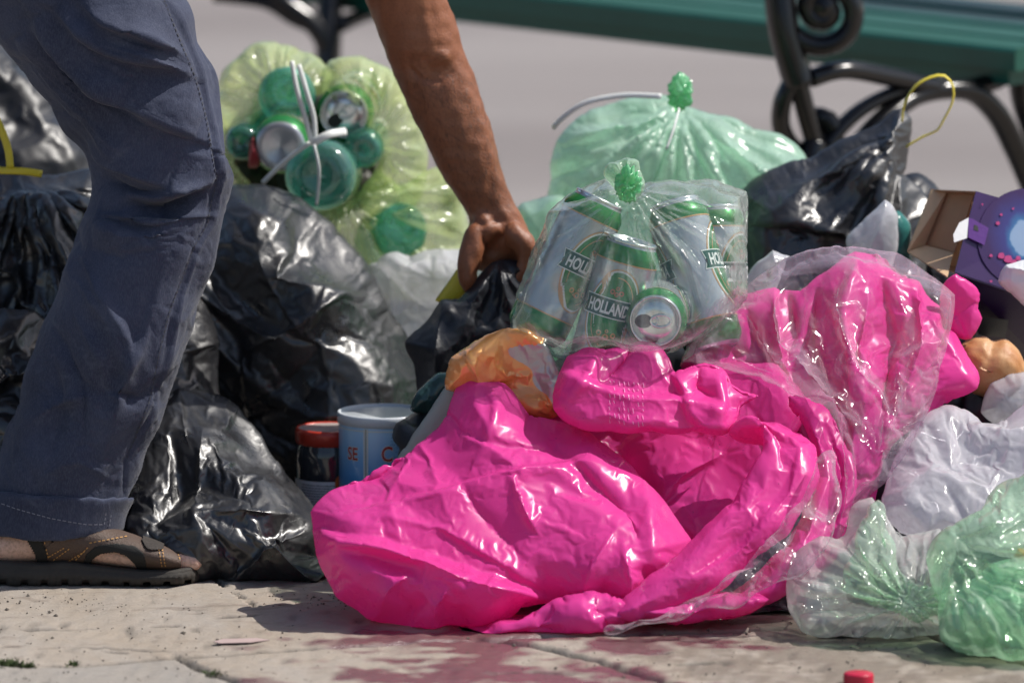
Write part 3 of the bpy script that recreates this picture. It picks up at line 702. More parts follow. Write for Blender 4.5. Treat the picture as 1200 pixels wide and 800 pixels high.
bag_part('bag_front', PINK, pk,
    [(366, 600), (374, 584), (398, 567), (438, 550), (484, 520), (520, 492), (533, 458), (545, 437), (560, 440), (590, 450), (606, 466), (622, 482), (652, 488), (690, 500), (735, 545), (775, 590), (805, 630), (800, 668), (765, 705), (735, 722), (690, 718), (640, 706), (610, 712), (592, 724), (560, 740), (525, 738), (512, 752), (478, 746), (462, 732), (430, 722), (398, 694), (374, 650)],
    yp, bulge=.05, roll=60, power=1.0, sp=7.5, seed=5, facets=((150, 24, .55, 2.0), (64, 7, .6, 2.4)), cloth=dict(shrink=-.022, pin=.022, amp=.002, wl=.16),
    folds=[('s', [(442, 590), (500, 574), (560, 556), (620, 540), (690, 530), (720, 530)][::-1], 10, 60, 1), ('s', [(366, 618), (400, 630), (440, 634), (500, 650), (560, 672), (645, 702)][::-1], 50, 60, 1), ('g', [(380, 640), (430, 648), (500, 668)], -22, 12),
           ('r', [(690, 500), (735, 540), (760, 590), (765, 650)], 18, 18), ('s', [(548, 436), (580, 470), (566, 505)], 16, 16), ('r', [(520, 492), (580, 520), (620, 560)], 14, 18), ('v', [(520, 470), (540, 500), (600, 520), (660, 520)], 14, 12),
           ('r', [(600, 556), (612, 590), (628, 622)], 12, 7), ('v', [(640, 500), (690, 560), (735, 600), (750, 640)], 28, 16), ('r', [(500, 500), (470, 540), (450, 590)], 12, 14), ('v', [(530, 540), (560, 600), (620, 660)], 10, 16), ('r', [(430, 600), (520, 620), (640, 690)], 12, 16),
           ('r', [(736, 722), (740, 680), (730, 640)], 18, 10), ('v', [(762, 700), (755, 660)], 12, 8), ('r', [(440, 720), (455, 690), (480, 670)], 14, 9), ('v', [(470, 742), (482, 715), (500, 700)], 16, 7), ('r', [(512, 748), (510, 710), (530, 690)], 18, 9), ('v', [(545, 735), (540, 705)], 14, 8), ('r', [(680, 716), (690, 670), (720, 620)], 14, 12), ('v', [(704, 712), (712, 680)], 10, 8)])
bag_part('bag_hollow', PINK, pk, [(650, 470), (720, 462), (800, 440), (850, 424), (910, 430), (950, 475), (925, 520), (900, 590), (850, 680), (780, 690), (730, 640), (700, 570), (650, 520)],
    off(yp, .05), bulge=.02, roll=40, sp=8, seed=6, facets=((90, 16, 1.0, 1.8), (36, 3, .8, 1.8)), cloth=dict(shrink=-.03, pin=.02, amp=.002),
    folds=[('r', [(700, 520), (740, 580), (750, 640)], 26, 10), ('v', [(720, 520), (780, 600)], 18, 14), ('s', [(762, 610), (800, 560), (850, 530)], 12, 20)])
bag_part('rolled_collar', PINK, pk,
    [(650, 478), (655, 450), (664, 418), (688, 407), (725, 406), (752, 398), (772, 402), (784, 420), (790, 434), (826, 424), (846, 430), (858, 450), (888, 463), (868, 476), (862, 500), (846, 508), (790, 506), (735, 508), (700, 502), (668, 494)],
    off(yp, -.035), bulge=.016, roll=18, power=1, sp=6, seed=7, facets=((60, 18, .5, 1.8), (28, 4, .3, 1.8)), cloth=dict(shrink=-.03, pin=.02, amp=.002, wl=.08),
    folds=[('s', [(660, 436), (700, 452), (740, 462), (790, 462), (850, 476)][::-1], 18, 22, 1), ('v', [(742, 406), (730, 425), (712, 445)], 16, 6), ('s', [(784, 420), (792, 445), (806, 476)], 18, 18), ('s', [(846, 506), (850, 470), (842, 436)], 14, 10), ('r', [(700, 412), (690, 440), (665, 470)], 12, 8), ('v', [(820, 430), (816, 455), (840, 465)], 10, 7)])
bag_part('rolled_rim', PINK, pk,
    [(862, 474), (884, 462), (925, 470), (950, 492), (962, 520), (960, 556), (946, 592), (920, 626), (880, 662), (840, 694), (795, 716), (748, 728), (716, 722), (732, 698), (770, 666), (800, 640), (826, 610), (850, 585), (878, 556), (892, 528), (886, 500)],
    off(yp, -.05), bulge=.022, roll=26, power=.9, sp=6, seed=8, facets=((90, 14, -.8, 2.6), (34, 2, -.8, 2.4)), cloth=dict(shrink=-.012, pin=.02, amp=.002, wl=.08),
    folds=[('r', [(925, 474), (940, 520), (925, 575), (870, 640), (790, 690)], 8, 14), ('v', [(890, 610), (850, 645), (810, 675)], 8, 8), ('v', [(890, 480), (915, 510), (915, 550)], 7, 8)])
bag_part('bag_shoulder', PINK, pk,
    [(800, 425), (815, 395), (850, 352), (905, 332), (940, 340), (970, 318), (1004, 292), (1040, 300), (1080, 322), (1110, 350), (1128, 385), (1148, 430), (1146, 452), (1100, 482), (1050, 525), (1020, 590), (985, 650), (950, 690), (900, 712), (850, 712), (880, 640), (930, 590), (950, 540), (930, 490), (880, 460), (830, 445)],
    lin(720, -.10, 290, .16), bulge=.02, roll=24, power=1, sp=7, seed=9, facets=((80, 24, 1.35, 3.2), (34, 8, 1.3, 3.2)), cloth=dict(shrink=-.035, pin=.014, amp=.003, wl=.10),
    folds=[('s', [(1002, 296), (985, 360), (1000, 450), (990, 560)], 40, 30), ('v', [(960, 330), (955, 400), (975, 480), (960, 580)], 44, 13), ('r', [(905, 335), (915, 400), (940, 470)], 34, 9), ('v', [(1030, 320), (1045, 400), (1030, 500)], 34, 10), ('r', [(1075, 330), (1080, 400), (1050, 480)], 24, 12), ('v', [(840, 400), (880, 420), (930, 460)], 24, 12), ('v', [(925, 340), (930, 400)], 24, 9), ('r', [(1020, 330), (1015, 420), (1010, 500)], 22, 7), ('v', [(870, 350), (890, 400), (910, 440)], 20, 9)])
bag_part('bag_side', PINK, pk, [(925, 462), (972, 480), (998, 530), (1004, 590), (990, 640), (960, 672), (915, 700), (860, 722), (850, 706), (900, 660), (938, 600), (956, 545), (945, 495)],
    off(yp, -.0), bulge=.014, roll=16, power=1, sp=7, seed=13, facets=((80, 16, 1.9, 2.6), (34, 3, 1.9, 2.4)), cloth=dict(shrink=-.015, pin=.02, amp=.003, wl=.09), folds=[('v', [(965, 490), (985, 560), (960, 640)], 20, 9), ('r', [(945, 480), (972, 560), (930, 660)], 14, 8)])
bag_part('bag_corner', PINK, pk, [(1104, 336), (1122, 320), (1148, 344), (1149, 372), (1138, 394), (1116, 392), (1100, 370)], .12, bulge=.01, roll=20, facets=((30, 12, .8, 1.5),), sp=6, seed=10, zmin=None, cloth=dict(shrink=-.06, pin=.02, amp=.002))
bag_part('bag_underside', PINK, pk, [(540, 735), (585, 712), (700, 700), (800, 700), (880, 690), (905, 700), (860, 722), (800, 734), (700, 744), (620, 748), (560, 748)], -.20, bulge=.05, roll=24, sp=8, seed=12, facets=((40, 8, .2, 2),), cloth=dict(shrink=-.1, pin=.015))
CLEAR2 = film('clear_film_creased', (.97, .94, .96), (.88, .80, .88), .06, .6, .08, .4, 60, .2)
cf = bag('clear film over the pink bag, bunched in shiny vertical folds', CLEARPINK,
    [(796, 428), (800, 402), (830, 376), (868, 345), (890, 318), (925, 299), (965, 291), (1005, 290), (1050, 298), (1098, 322), (1122, 345), (1116, 385), (1108, 425), (1092, 470), (1070, 515), (1045, 560), (1010, 600), (1000, 640), (975, 660), (950, 640), (972, 590), (978, 540), (962, 480), (905, 450), (850, 436)],
    lin(720, -.13, 290, .13), 'plastic film', bulge=.07, roll=30, power=.9, sp=7, seed=14, name='clear_film', back=0, facets=((60, 16, 1.4, 3.4), (26, 5, 1.4, 4)), cloth=dict(shrink=-.05, pin=.014, amp=.003, wl=.1, bend=.01), zmin=None,
    folds=[('r', [(905, 315), (912, 380), (950, 440), (985, 500), (990, 600)], 26, 9), ('s', [(868, 350), (905, 420), (970, 470), (1000, 520), (998, 620)], 24, 30), ('r', [(1000, 292), (980, 350), (1000, 420), (1040, 480), (1030, 560)], 24, 10),
           ('r', [(1110, 350), (1090, 400), (1060, 420), (1050, 480), (1020, 580)], 18, 9), ('v', [(940, 320), (930, 380), (960, 440)], 18, 12), ('s', [(800, 425), (850, 415), (910, 435), (950, 470)][::-1], 14, 26)])
bag_part('film_edge', CLEAR2, cf,
    [(985, 560), (985, 600), (965, 645), (925, 680), (870, 702), (810, 722), (745, 738), (722, 741), (706, 739), (712, 732), (730, 729), (795, 712), (850, 676), (905, 630), (940, 590), (955, 540), (975, 530)],
    off(yp, -.075), bulge=.012, roll=14, sp=6, seed=15, back=0, facets=((40, 9, -.6, 4),), cloth=dict(shrink=-.06, pin=.012, amp=.004, wl=.05, bend=.01),
    folds=[('r', [(960, 560), (920, 640), (840, 690), (740, 728)], 14, 7), ('r', [(930, 610), (890, 670), (800, 715)], 12, 7)])
# faint printed lines on the collar: short pale dashes
def collar_print():
    rg = random.Random(2); mb = MB()
    for r in range(8):
        for c in range(7):
            if rg.random() < .2: continue
            px = 714+r*5.6+rg.uniform(-.5, .5); py = 446+c*7.6+r*.4; l = rg.uniform(2, 6.5)
            PRINTS.append((px, py, l))
PRINTS = []; collar_print()

# ------------------------------------------------------------------ translucent bags
GB = 'tied translucent bags in the heap'
mb_ = bag('pale mint green bag tied in a knot behind the bag of cans', MINT,
    [(646, 190), (655, 162), (690, 130), (735, 114), (785, 116), (800, 124), (830, 136), (880, 142), (912, 155), (948, 184), (938, 212), (925, 290), (920, 480), (880, 585), (760, 596), (660, 585), (632, 460), (640, 320), (645, 240)],
    lin(590, .48, 110, .60), 'bag', GB, bulge=.07, roll=70, power=.8, sp=8, seed=61, zmin=None, pleats=[(796, 122, 17, 20, 90, .3)], facets=((90, 16, .3, 2.4), (40, 5, .3, 2)), cloth=dict(shrink=-.03, pin=.02, amp=.003))
def knot(parent, mat, px, py, Y, r, seed):
    """a tied knot: a tight crumpled lump of twisted film with a ruffled end"""
    c = P(px, py, Y); bm = bmesh.new(); bmesh.ops.create_icosphere(bm, subdivisions=5, radius=1)
    V = np.array([tuple(v.co) for v in bm.verts]); Fc = np.array([[v.index for v in f.verts] for f in bm.faces]); bm.free()
    d = 1-.55*np.abs(sn(V, 1.1, seed))**.8*.6-.25*np.abs(sn(V, .5, seed+1)); up = np.clip(V[:, 2], 0, 1)**2*.5
    V = V*(d+up)[:, None]*np.array([1, .8, 1.15])*r*1.25+np.array(c)
    return mk('knot', V, Fc, mat, parent)
knot(mb_, GREENKNOT, 797, 113, .48, .0135, 1)
strap('drawstring', WSTRAP, mb_, [(648, 150, .50), (662, 136, .49), (688, 120, .485), (730, 112, .48), (775, 113, .47)], .0032)
strap('drawstring', WSTRAP, mb_, [(796, 128, .45), (790, 150, .43), (781, 175, .42)], .0028)
bag('small pale green bag bulging beyond the wrist', MINT, [(560, 560), (576, 400), (588, 300), (598, 262), (612, 242), (640, 234), (664, 240), (690, 400), (680, 560), (620, 582)], .52, 'bag', GB, bulge=.06, roll=50, sp=10, seed=63, zmin=None, cloth=dict(shrink=-.06, pin=.02, amp=.003))
bag('milky white bag behind the gripped black bag', MILKY, [(428, 318), (440, 300), (462, 290), (490, 291), (515, 294), (545, 292), (575, 300), (590, 430), (580, 580), (490, 590), (440, 560), (430, 430), (432, 360)], .55, 'bag', GB,
    bulge=.03, roll=30, power=.9, sp=7, seed=65, zmin=None, facets=((60, 16, .6, 1.5),), cloth=dict(shrink=-.08, pin=.02, amp=.003))
wb = bag('crumpled white bag beside the clear film on the pink bag', WHITEBAG,
    [(1036, 596), (1044, 560), (1062, 528), (1080, 492), (1104, 474), (1140, 468), (1180, 462), (1240, 470), (1250, 600), (1190, 640), (1120, 640), (1060, 622)],
    lin(640, -.10, 460, .04), 'bag', GB, bulge=.04, roll=40, power=.9, sp=7, seed=67, facets=((90, 26, .7, 1.8), (40, 9, .8, 1.8), (20, 2, .8, 1.8)), cloth=dict(shrink=-.05, pin=.014, amp=.005, wl=.09))
cg = bag('clear bag with a green twisted neck lying on the pavement', GREYCLEAR,
    [(920, 675), (930, 648), (958, 626), (984, 618), (1000, 592), (1022, 578), (1040, 592), (1052, 620), (1100, 618), (1120, 650), (1116, 700), (1100, 742), (1050, 754), (990, 750), (948, 740), (926, 710)],
    lin(752, -.26, 580, -.13), 'bag', GB, bulge=.06, roll=50, power=.8, sp=6.5, seed=69, facets=((70, 20, .9, 2.2), (32, 7, .9, 2.2)), pleats=[(1066, 706, 17, 14, 60, .1)], cloth=dict(shrink=-.05, pin=.014, amp=.004, wl=.07))
bag_part('twisted_neck', GREENFILM, cg, [(1010, 606), (1028, 588), (1040, 604), (1048, 650), (1072, 684), (1104, 684), (1116, 676), (1114, 706), (1080, 726), (1045, 716), (1012, 704), (984, 690), (996, 650)],
    lin(752, -.335, 580, -.215), bulge=.014, roll=20, sp=5, seed=70, back=0, pleats=[(1064, 706, 17, 12, 50, .2)], cloth=dict(shrink=-.04, pin=.015, amp=.003, wl=.04))
gf = bag('pale green transparent bag at the right edge, nearest the front', GREENFILM,
    [(1094, 702), (1090, 655), (1108, 622), (1138, 592), (1170, 566), (1210, 548), (1270, 545), (1290, 700), (1270, 784), (1190, 783), (1140, 774), (1104, 748)],
    lin(782, -.36, 545, -.20), 'bag', GB, bulge=.07, roll=60, power=.8, sp=7, seed=71, facets=((80, 26, .8, 2.4), (34, 8, .8, 2.4)), cloth=dict(shrink=-.06, pin=.012, amp=.004, wl=.09), pleats=[(1112, 640, 15, 12, 80, .5)])
bag('dark scrap inside the clear bag on the pavement', BLACK2, [(986, 690), (1000, 672), (1030, 668), (1062, 690), (1050, 706), (1015, 712), (990, 706)], -.235, 'scrap', bulge=.02, roll=20, sp=7, seed=72, name='dark_scrap', cloth=dict(shrink=-.06, pin=.02))
bag('grey carton scrap inside the clear bag, lower half', simple('grey_scrap', (.30, .29, .27), .6), [(940, 735), (945, 700), (985, 712), (1040, 722), (1090, 715), (1086, 742), (1040, 750), (980, 746)], -.235, 'scrap', bulge=.03, roll=30, sp=9, seed=73, name='carton_scrap', cloth=dict(shrink=-.06, pin=.02))
bag('crumpled green liner inside the transparent bag at the right edge', plastic('green_liner', (.34, .60, .42), (.46, .68, .52), .3, .3, .3, 60), [(1120, 760), (1110, 715), (1130, 690), (1170, 672), (1230, 660), (1270, 720), (1240, 776), (1170, 774)], -.30, 'bag', bulge=.05, roll=50, sp=9, seed=74, cloth=dict(shrink=-.14, pin=.012), facets=((40, 8, 1, 1.5),))
bag('orange and yellow peel inside the transparent bag at the right edge', simple('orange_peel', (.75, .30, .03), .5), [(1184, 652), (1192, 640), (1215, 640), (1225, 660), (1200, 664)], -.30, 'peel', bulge=.012, roll=12, sp=5, seed=75, name='fruit_peel', zmin=None, cloth=dict(shrink=-.02, pin=.05))
bag('dull olive wrapper inside the transparent bag at the right edge', simple('olive_wrapper', (.16, .30, .05), .45), [(1130, 660), (1160, 646), (1186, 652), (1200, 668), (1150, 672)], -.29, 'wrapper', bulge=.012, roll=12, sp=5, seed=76, name='wrapper', zmin=None, cloth=dict(shrink=-.04, pin=.05))
# white scraps
TS = simple('white_tissue', (.74, .75, .76), .7, 0, .05)
SG = 'white plastic scraps stuck in the heap'
bag('white pointed scrap standing up beside the brown carton flap', MILKY, [(998, 274), (1018, 250), (1036, 228), (1046, 245), (1050, 300), (1040, 330), (1010, 320)], .30, 'scrap', SG, name='plastic_scrap', bulge=.02, roll=20, sp=6, seed=80, zmin=None, facets=((26, 6, 1, 1.5),), cloth=dict(shrink=-.06, pin=.02))
bag('teal plastic piece tucked behind the white pointed scrap', plastic('teal_piece', (.05, .22, .20), None, .25, .2, .2, 60), [(1040, 300), (1042, 255), (1054, 248), (1066, 266), (1066, 300), (1056, 320)], .33, 'scrap', name='plastic_scrap', bulge=.02, roll=20, sp=6, seed=81, zmin=None, cloth=dict(shrink=-.04, pin=.03))
bag('white scrap peeking out between the bag of cans and the pink bag', MILKY, [(876, 338), (888, 306), (905, 291), (928, 300), (920, 330), (900, 360), (880, 360)], .22, 'scrap', SG, name='plastic_scrap', bulge=.02, roll=20, sp=6, seed=82, zmin=None, facets=((26, 6, 1, 1.5),), cloth=dict(shrink=-.06, pin=.02))
bag('crumpled white wrapper against the purple box at the right edge', TS, [(1172, 326), (1182, 306), (1205, 300), (1240, 320), (1240, 365), (1204, 352), (1190, 340)], .16, 'scrap', SG, name='plastic_scrap', bulge=.02, roll=16, sp=6, seed=83, zmin=None, facets=((22, 6, 1, 1.5),), cloth=dict(shrink=-.08, pin=.02))
bag('grey-white film below the bread roll', MILKY, [(1150, 480), (1164, 450), (1190, 442), (1260, 430), (1260, 500), (1180, 500)], .10, 'plastic film', name='plastic_scrap', bulge=.03, roll=30, sp=8, seed=84, zmin=None, cloth=dict(shrink=-.08, pin=.02))
bag('frosted grey-green sheet standing between the blue tin and the pink bag', plastic('frosted_sheet', (.42, .45, .42), (.50, .53, .50), .4, .35, .1, 40), [(440, 580), (470, 530), (500, 488), (526, 444), (548, 444), (556, 500), (520, 560), (470, 590)], .02, 'plastic sheet', name='plastic_sheet', bulge=.008, roll=20, sp=8, seed=85, zmin=None, cloth=dict(shrink=-.01, pin=.05, amp=.001))
bag('dark teal film scrap above the blue tin', plastic('teal_film', (.02, .055, .06), (.05, .10, .10), .15, .1, .3, 60), [(484, 478), (490, 456), (512, 440), (540, 432), (546, 450), (526, 468), (505, 484)], .14, 'plastic film', name='film_scrap', bulge=.015, roll=16, sp=5, seed=86, zmin=None, facets=((24, 6, -.4, 2),), cloth=dict(shrink=-.08, pin=.02))
# orange and silver wrapper
def wrapper_mat():
    m, n, b = mat_new('orange_foil'); co = coords(n)
    at = N(n, 'ShaderNodeAttribute', attribute_name='silver')
    o = mixc(n, noise_(n, 40, 3, .5, .5, co).outputs[0], (.92, .26, .025), (.90, .50, .22))
    f = ramp(n, at.outputs['Fac'], [(.45, 0), (.55, 1)])
    n.links.new(mixc(n, f.outputs[0], o, (.50, .47, .45)), b.inputs['Base Color'])
    b.inputs['Roughness'].default_value = .25; b.inputs['Metallic'].default_value = .25; b.inputs['Coat Weight'].default_value = .5; b.inputs['Coat Roughness'].default_value = .08
    n.links.new(crinkle(n, co, 60, .35, .005, None, .05, (1, 1, .5)), b.inputs['Normal']); return m
V, Fc = bag_mesh([(522, 408), (530, 390), (558, 380), (600, 371), (624, 378), (645, 402), (662, 440), (656, 482), (620, 482), (596, 464), (560, 442), (540, 434), (520, 426)], 0.0, bulge=.02, roll=26, sp=5, lev=1, seed=88, back=.5, zmin=None,
                 facets=((44, 12, 1.1, 2.2), (20, 4, 1.1, 2)), folds=[('r', [(548, 384), (552, 410), (556, 434)], 10, 9)], **NOEX)
pxx, pyy = PX(V); sil = 1/(1+np.exp(-((pxx-604)*.75-(pyy-402)*.45-3*np.sin(pyy/6))/3))*(pyy < 470)*(pyy > 396)
fo = mk('foil_wrapper', V, Fc, wrapper_mat(), None, True, {'silver': sil}); set_props(fo, 'torn orange and silver foil wrapper beside the bag of cans', 'wrapper')
add_cloth(fo, V, Fc, 88, shrink=-.03, pin=.015, amp=.003, wl=.05, zmin=None)

# ------------------------------------------------------------------ cans
def text_mesh(txt, size, bold=.0, align='CENTER'):
    c = bpy.data.curves.new('t', 'FONT'); c.body = txt; c.size = size; c.align_x = align; c.offset = bold; c.resolution_u = 4
    o = bpy.data.objects.new('t', c); COL.objects.link(o); dg = bpy.context.evaluated_depsgraph_get(); me = bpy.data.meshes.new_from_object(o.evaluated_get(dg))
    V = np.array([tuple(v.co) for v in me.vertices]); Fc = [tuple(p.vertices) for p in me.polygons]
    bpy.data.objects.remove(o); bpy.data.curves.remove(c); bpy.data.meshes.remove(me); return V, Fc
def wrap(V2, r, t0=0, s0=0, prof=None):
    s = (V2[:, 0]+s0)/r; return np.stack([r*np.sin(s), -r*np.cos(s), V2[:, 1]+t0], 1)
def disc2(rx, ry, n=48, rings=5, inner=0):
    V = []; Fc = []
    for k in range(rings+1):
        f = inner+(1-inner)*k/rings
        for i in range(n): V.append((rx*f*math.cos(2*math.pi*i/n), ry*f*math.sin(2*math.pi*i/n)))
    for k in range(rings):
        for i in range(n): Fc.append((k*n+i, k*n+(i+1) % n, (k+1)*n+(i+1) % n, (k+1)*n+i))
    if not inner: Fc.append(tuple(range(n)))
    return np.array(V), [f[::-1] for f in Fc]
def rect2(w_, h_, nx=20, ny=2, notch=0):
    V = []; Fc = []
    for j in range(ny+1):
        for i in range(nx+1):
            x = (i/nx-.5)*w_; y = (j/ny-.5)*h_
            if notch and i in (0, nx) and j == ny//2: x *= 1-notch
            V.append((x, y))
    for j in range(ny):
        for i in range(nx): a = j*(nx+1)+i; Fc.append((a, a+1, a+nx+2, a+nx+1))
    return np.array(V), Fc
ALU = simple('can_aluminium', (.78, .79, .80), .22, .85, .04, 60, .05, 200)
CANW = simple('can_silver_paint', (.50, .51, .55), .22, .55, .05, 60, .05, 200)
CANG = simple('can_green', (.028, .22, .055), .25, .35, .1, 60, 0)
CAND = simple('can_dark_green', (.02, .10, .075), .3, .1, .1, 60, 0)
GOLD = simple('can_gold', (.62, .33, .15), .3, .2, .1, 60, 0)
INKW = simple('can_white_ink', (.82, .84, .83), .4, 0, .03, 60, 0)
INKR = simple('can_red_crest', (.55, .16, .08), .4, 0, .2, 60, 0)
DARKHOLE = simple('can_opening', (.01, .01, .01), .6)
CR, CH = .033, .166
def make_can(text='HOLLANDIA', sz=.0118):
    t = thing('beer_can', 'can', 'can'); LOCAL.add(t.name)
    mb = MB(); mb.add(lathe([(.0005, .004), (.018, .002), (.024, 0), (.027, .0015), (CR-.001, .010)]+[(CR, .014+(CH-.031)*i/30) for i in range(31)]+[(CR, CH-.0169), (CR-.001, CH-.0135), (.0275, CH-.005), (.0268, CH-.003)], 64)); mb.build('can_body', CANW, t)
    mb = MB(); mb.add(lathe([(CR+.0002, .014), (CR+.0002, .030)], 64)); mb.add(lathe([(.0275, .0025), (CR-.0006, .010), (CR+.0002, .014)], 64)); mb.build('green_band', CANG, t)
    mb = MB(); mb.add(lathe([(CR+.0002, CH-.0225), (CR+.0002, CH-.0168), (CR-.0007, CH-.0131), (.0278, CH-.0052)], 64)); mb.build('green_band', CANG, t)
    mb = MB()
    for z0, z1 in ((.030, .0315), (CH-.024, CH-.0225)): MB().add(lathe([(CR+.0003, z0), (CR+.0003, z1)], 64)).build('gold_line', GOLD, t)
    # end with rim, countersink, tab and mouth
    mb = MB(); mb.add(lathe([(.0262, CH-.004), (.0272, CH-.001), (.0266, CH+.0008), (.0256, CH+.0004), (.0245, CH-.005), (.0235, CH-.0055), (.0225, CH-.003), (.010, CH-.0028), (.0002, CH-.0028)], 64)); lid = mb.build('can_end', ALU, t)
    V, Fc = disc2(.0075, .0095, 24, 2); mk('mouth', np.column_stack([V[:, 0], V[:, 1]-.0125, np.full(len(V), CH-.0026)]), [f[::-1] for f in Fc], DARKHOLE, lid)
    mb = MB(); tp = [Vector((.0065*math.cos(a), .011*math.sin(a)+.006, CH-.0008)) for a in np.linspace(0, 2*math.pi, 25)[:-1]]
    mb.add(sweep(tp, .0012, 8, closed=True)); tp = [Vector((.0042*math.cos(a), .0035*math.sin(a)-.001, CH-.0012)) for a in np.linspace(0, 2*math.pi, 17)[:-1]]
    mb.add(sweep(tp, .0012, 8, closed=True)); mb.build('pull_tab', ALU, lid)
    # label on two opposite sides
    for side in (0, 1):
        s0 = side*math.pi*CR
        zc = .089
        V, Fc = disc2(.0300, .0475, 56, 3, .0); lb = mk('label_oval', wrap(V, CR+.0003, zc, s0), Fc, GOLD, t)
        V, Fc = disc2(.0285, .0458, 56, 3, .0); mk('label_rim', wrap(V, CR+.0004, zc, s0), Fc, INKW, lb)
        V, Fc = disc2(.0268, .0438, 56, 3, .0); mk('label_field', wrap(V, CR+.0005, zc, s0), Fc, CANG, lb)
        V, Fc = disc2(.0222, .0385, 56, 1, .965); mk('label_line', wrap(V, CR+.0006, zc, s0), Fc, GOLD, lb)
        V, Fc = rect2(.074, .0215, 26, 2, .10); mk('banner_edge', wrap(V, CR+.0007, zc+.004, s0), Fc, INKW, lb)
        V, Fc = rect2(.072, .0193, 26, 2, .10); bn = mk('banner', wrap(V, CR+.0008, zc+.004, s0), Fc, CAND, lb)
        V, Fc = text_mesh(text, sz*1.5, .0006); V[:, 0] *= .80; w0 = V[:, 0].max()-V[:, 0].min(); V[:, 0] -= (V[:, 0].max()+V[:, 0].min())/2; V[:, 0] *= .059/w0; V[:, 1] -= .0062
        mk('lettering', wrap(V, CR+.0010, zc+.004, s0), Fc, INKW, lb)
        # crest: small red scroll shapes above the banner, gold scrolls below
        mb = MB()
        for cx, cy_, r in ((-.005, .022, .0028), (.005, .022, .0028), (0, .0265, .0022), (0, .020, .0026)):
            Vv, Ff = disc2(r, r, 14, 1, .45); Vv = Vv+np.array([cx, cy_]); mb.add((wrap(Vv, CR+.0010, zc, s0), Ff))
        mb.build('crest', INKR, lb)
        mb = MB()
        for cx, cy_, r in ((-.008, -.024, .003), (0, -.027, .0035), (.008, -.024, .003), (0, -.0205, .002)):
            Vv, Ff = disc2(r, r, 14, 1, .5); Vv = Vv+np.array([cx, cy_]); mb.add((wrap(Vv, CR+.0010, zc, s0), Ff))
        mb.build('scroll', GOLD, lb)
    # vertical small print column as thin lines between the labels
    mb = MB()
    for s in (-.058, -.0555, -.053, .046, .0485): Vv, Ff = rect2(.0006, .078, 1, 2); mb.add((wrap(Vv, CR+.0004, .083, s), Ff))
    mb.build('small_print', simple('grey_ink', (.16, .17, .18), .5, 0, .1, 60, 0), t)
    return t
def copy_tree(o, parent=None):
    c = o.copy(); COL.objects.link(c)
    if parent: c.parent = parent; c.matrix_parent_inverse = Matrix.Identity(4)
    for ch in list(o.children): copy_tree(ch, c)
    return c
PLACED = []; can0 = make_can(); can_used = [False]
def place_can(top, bot, roll, label, group='beer cans in the clear bag', front=None):
    """top/bot = (px,py,Y) of the axis ends; roll turns the label away from the camera"""
    a = P(*bot); b = P(*top); z = (b-a).normalized()
    toC = Vector((0, -CP, SP)) if front is None else Vector(front)
    y = -(toC-z*toC.dot(z)).normalized(); x = y.cross(z).normalized()
    M = Matrix((x, y, z)).transposed().to_4x4()@Matrix.Rotation(roll, 4, 'Z')
    c = can0 if not can_used[0] else copy_tree(can0); can_used[0] = True
    PLACED.append(c); L = (b-a).length; c.matrix_world = Matrix.Translation(a)@M@Matrix.Diagonal((1, 1, 1, 1)); set_props(c, label, 'can', group)
    return c
CG = 'beer cans in the clear bag'
place_can((708, 222, .07), (624, 396, .05), .78, 'silver and green can leaning at the left of the clear bag, half its name showing')
place_can((740, 286, .035), (693, 456, .03), -.04, 'middle can in the clear bag with its whole name facing us')
place_can((768, 376, -.008), (776, 350, .155), 1.6, 'can lying with its opened lid and pull tab facing us', front=(0, 0, 1))
place_can((790, 238, .12), (838, 410, .07), 1.5, 'plain silver side of a can leaning at the back right of the clear bag')
place_can((838, 244, .18), (842, 420, .15), .95, 'can standing at the right edge of the clear bag, partly cut off by its film')
def dent(c, hits):
    for ch in list(c.children)+[g for k in c.children for g in k.children]:
        if ch.type != 'MESH' or ch.name.startswith(('can_end', 'pull_tab', 'mouth')): continue
        ch.data = ch.data.copy(); n = len(ch.data.vertices); co = np.empty(n*3, np.float32); ch.data.vertices.foreach_get('co', co); V = co.reshape(-1, 3).astype(float)
        th = np.arctan2(V[:, 0], -V[:, 1]); r = np.hypot(V[:, 0], V[:, 1])
        for t0, z0, dp, wt, wz in hits:
            dth = np.abs((th-t0+np.pi) % (2*np.pi)-np.pi); e = np.exp(-(dth/wt)**2-((V[:, 2]-z0)/wz)**2)*(r > .024); k = 1-dp*e/np.maximum(r, 1e-4); V[:, 0] *= k; V[:, 1] *= k
        ch.data.vertices.foreach_set('co', V.astype(np.float32).ravel()); ch.data.update()
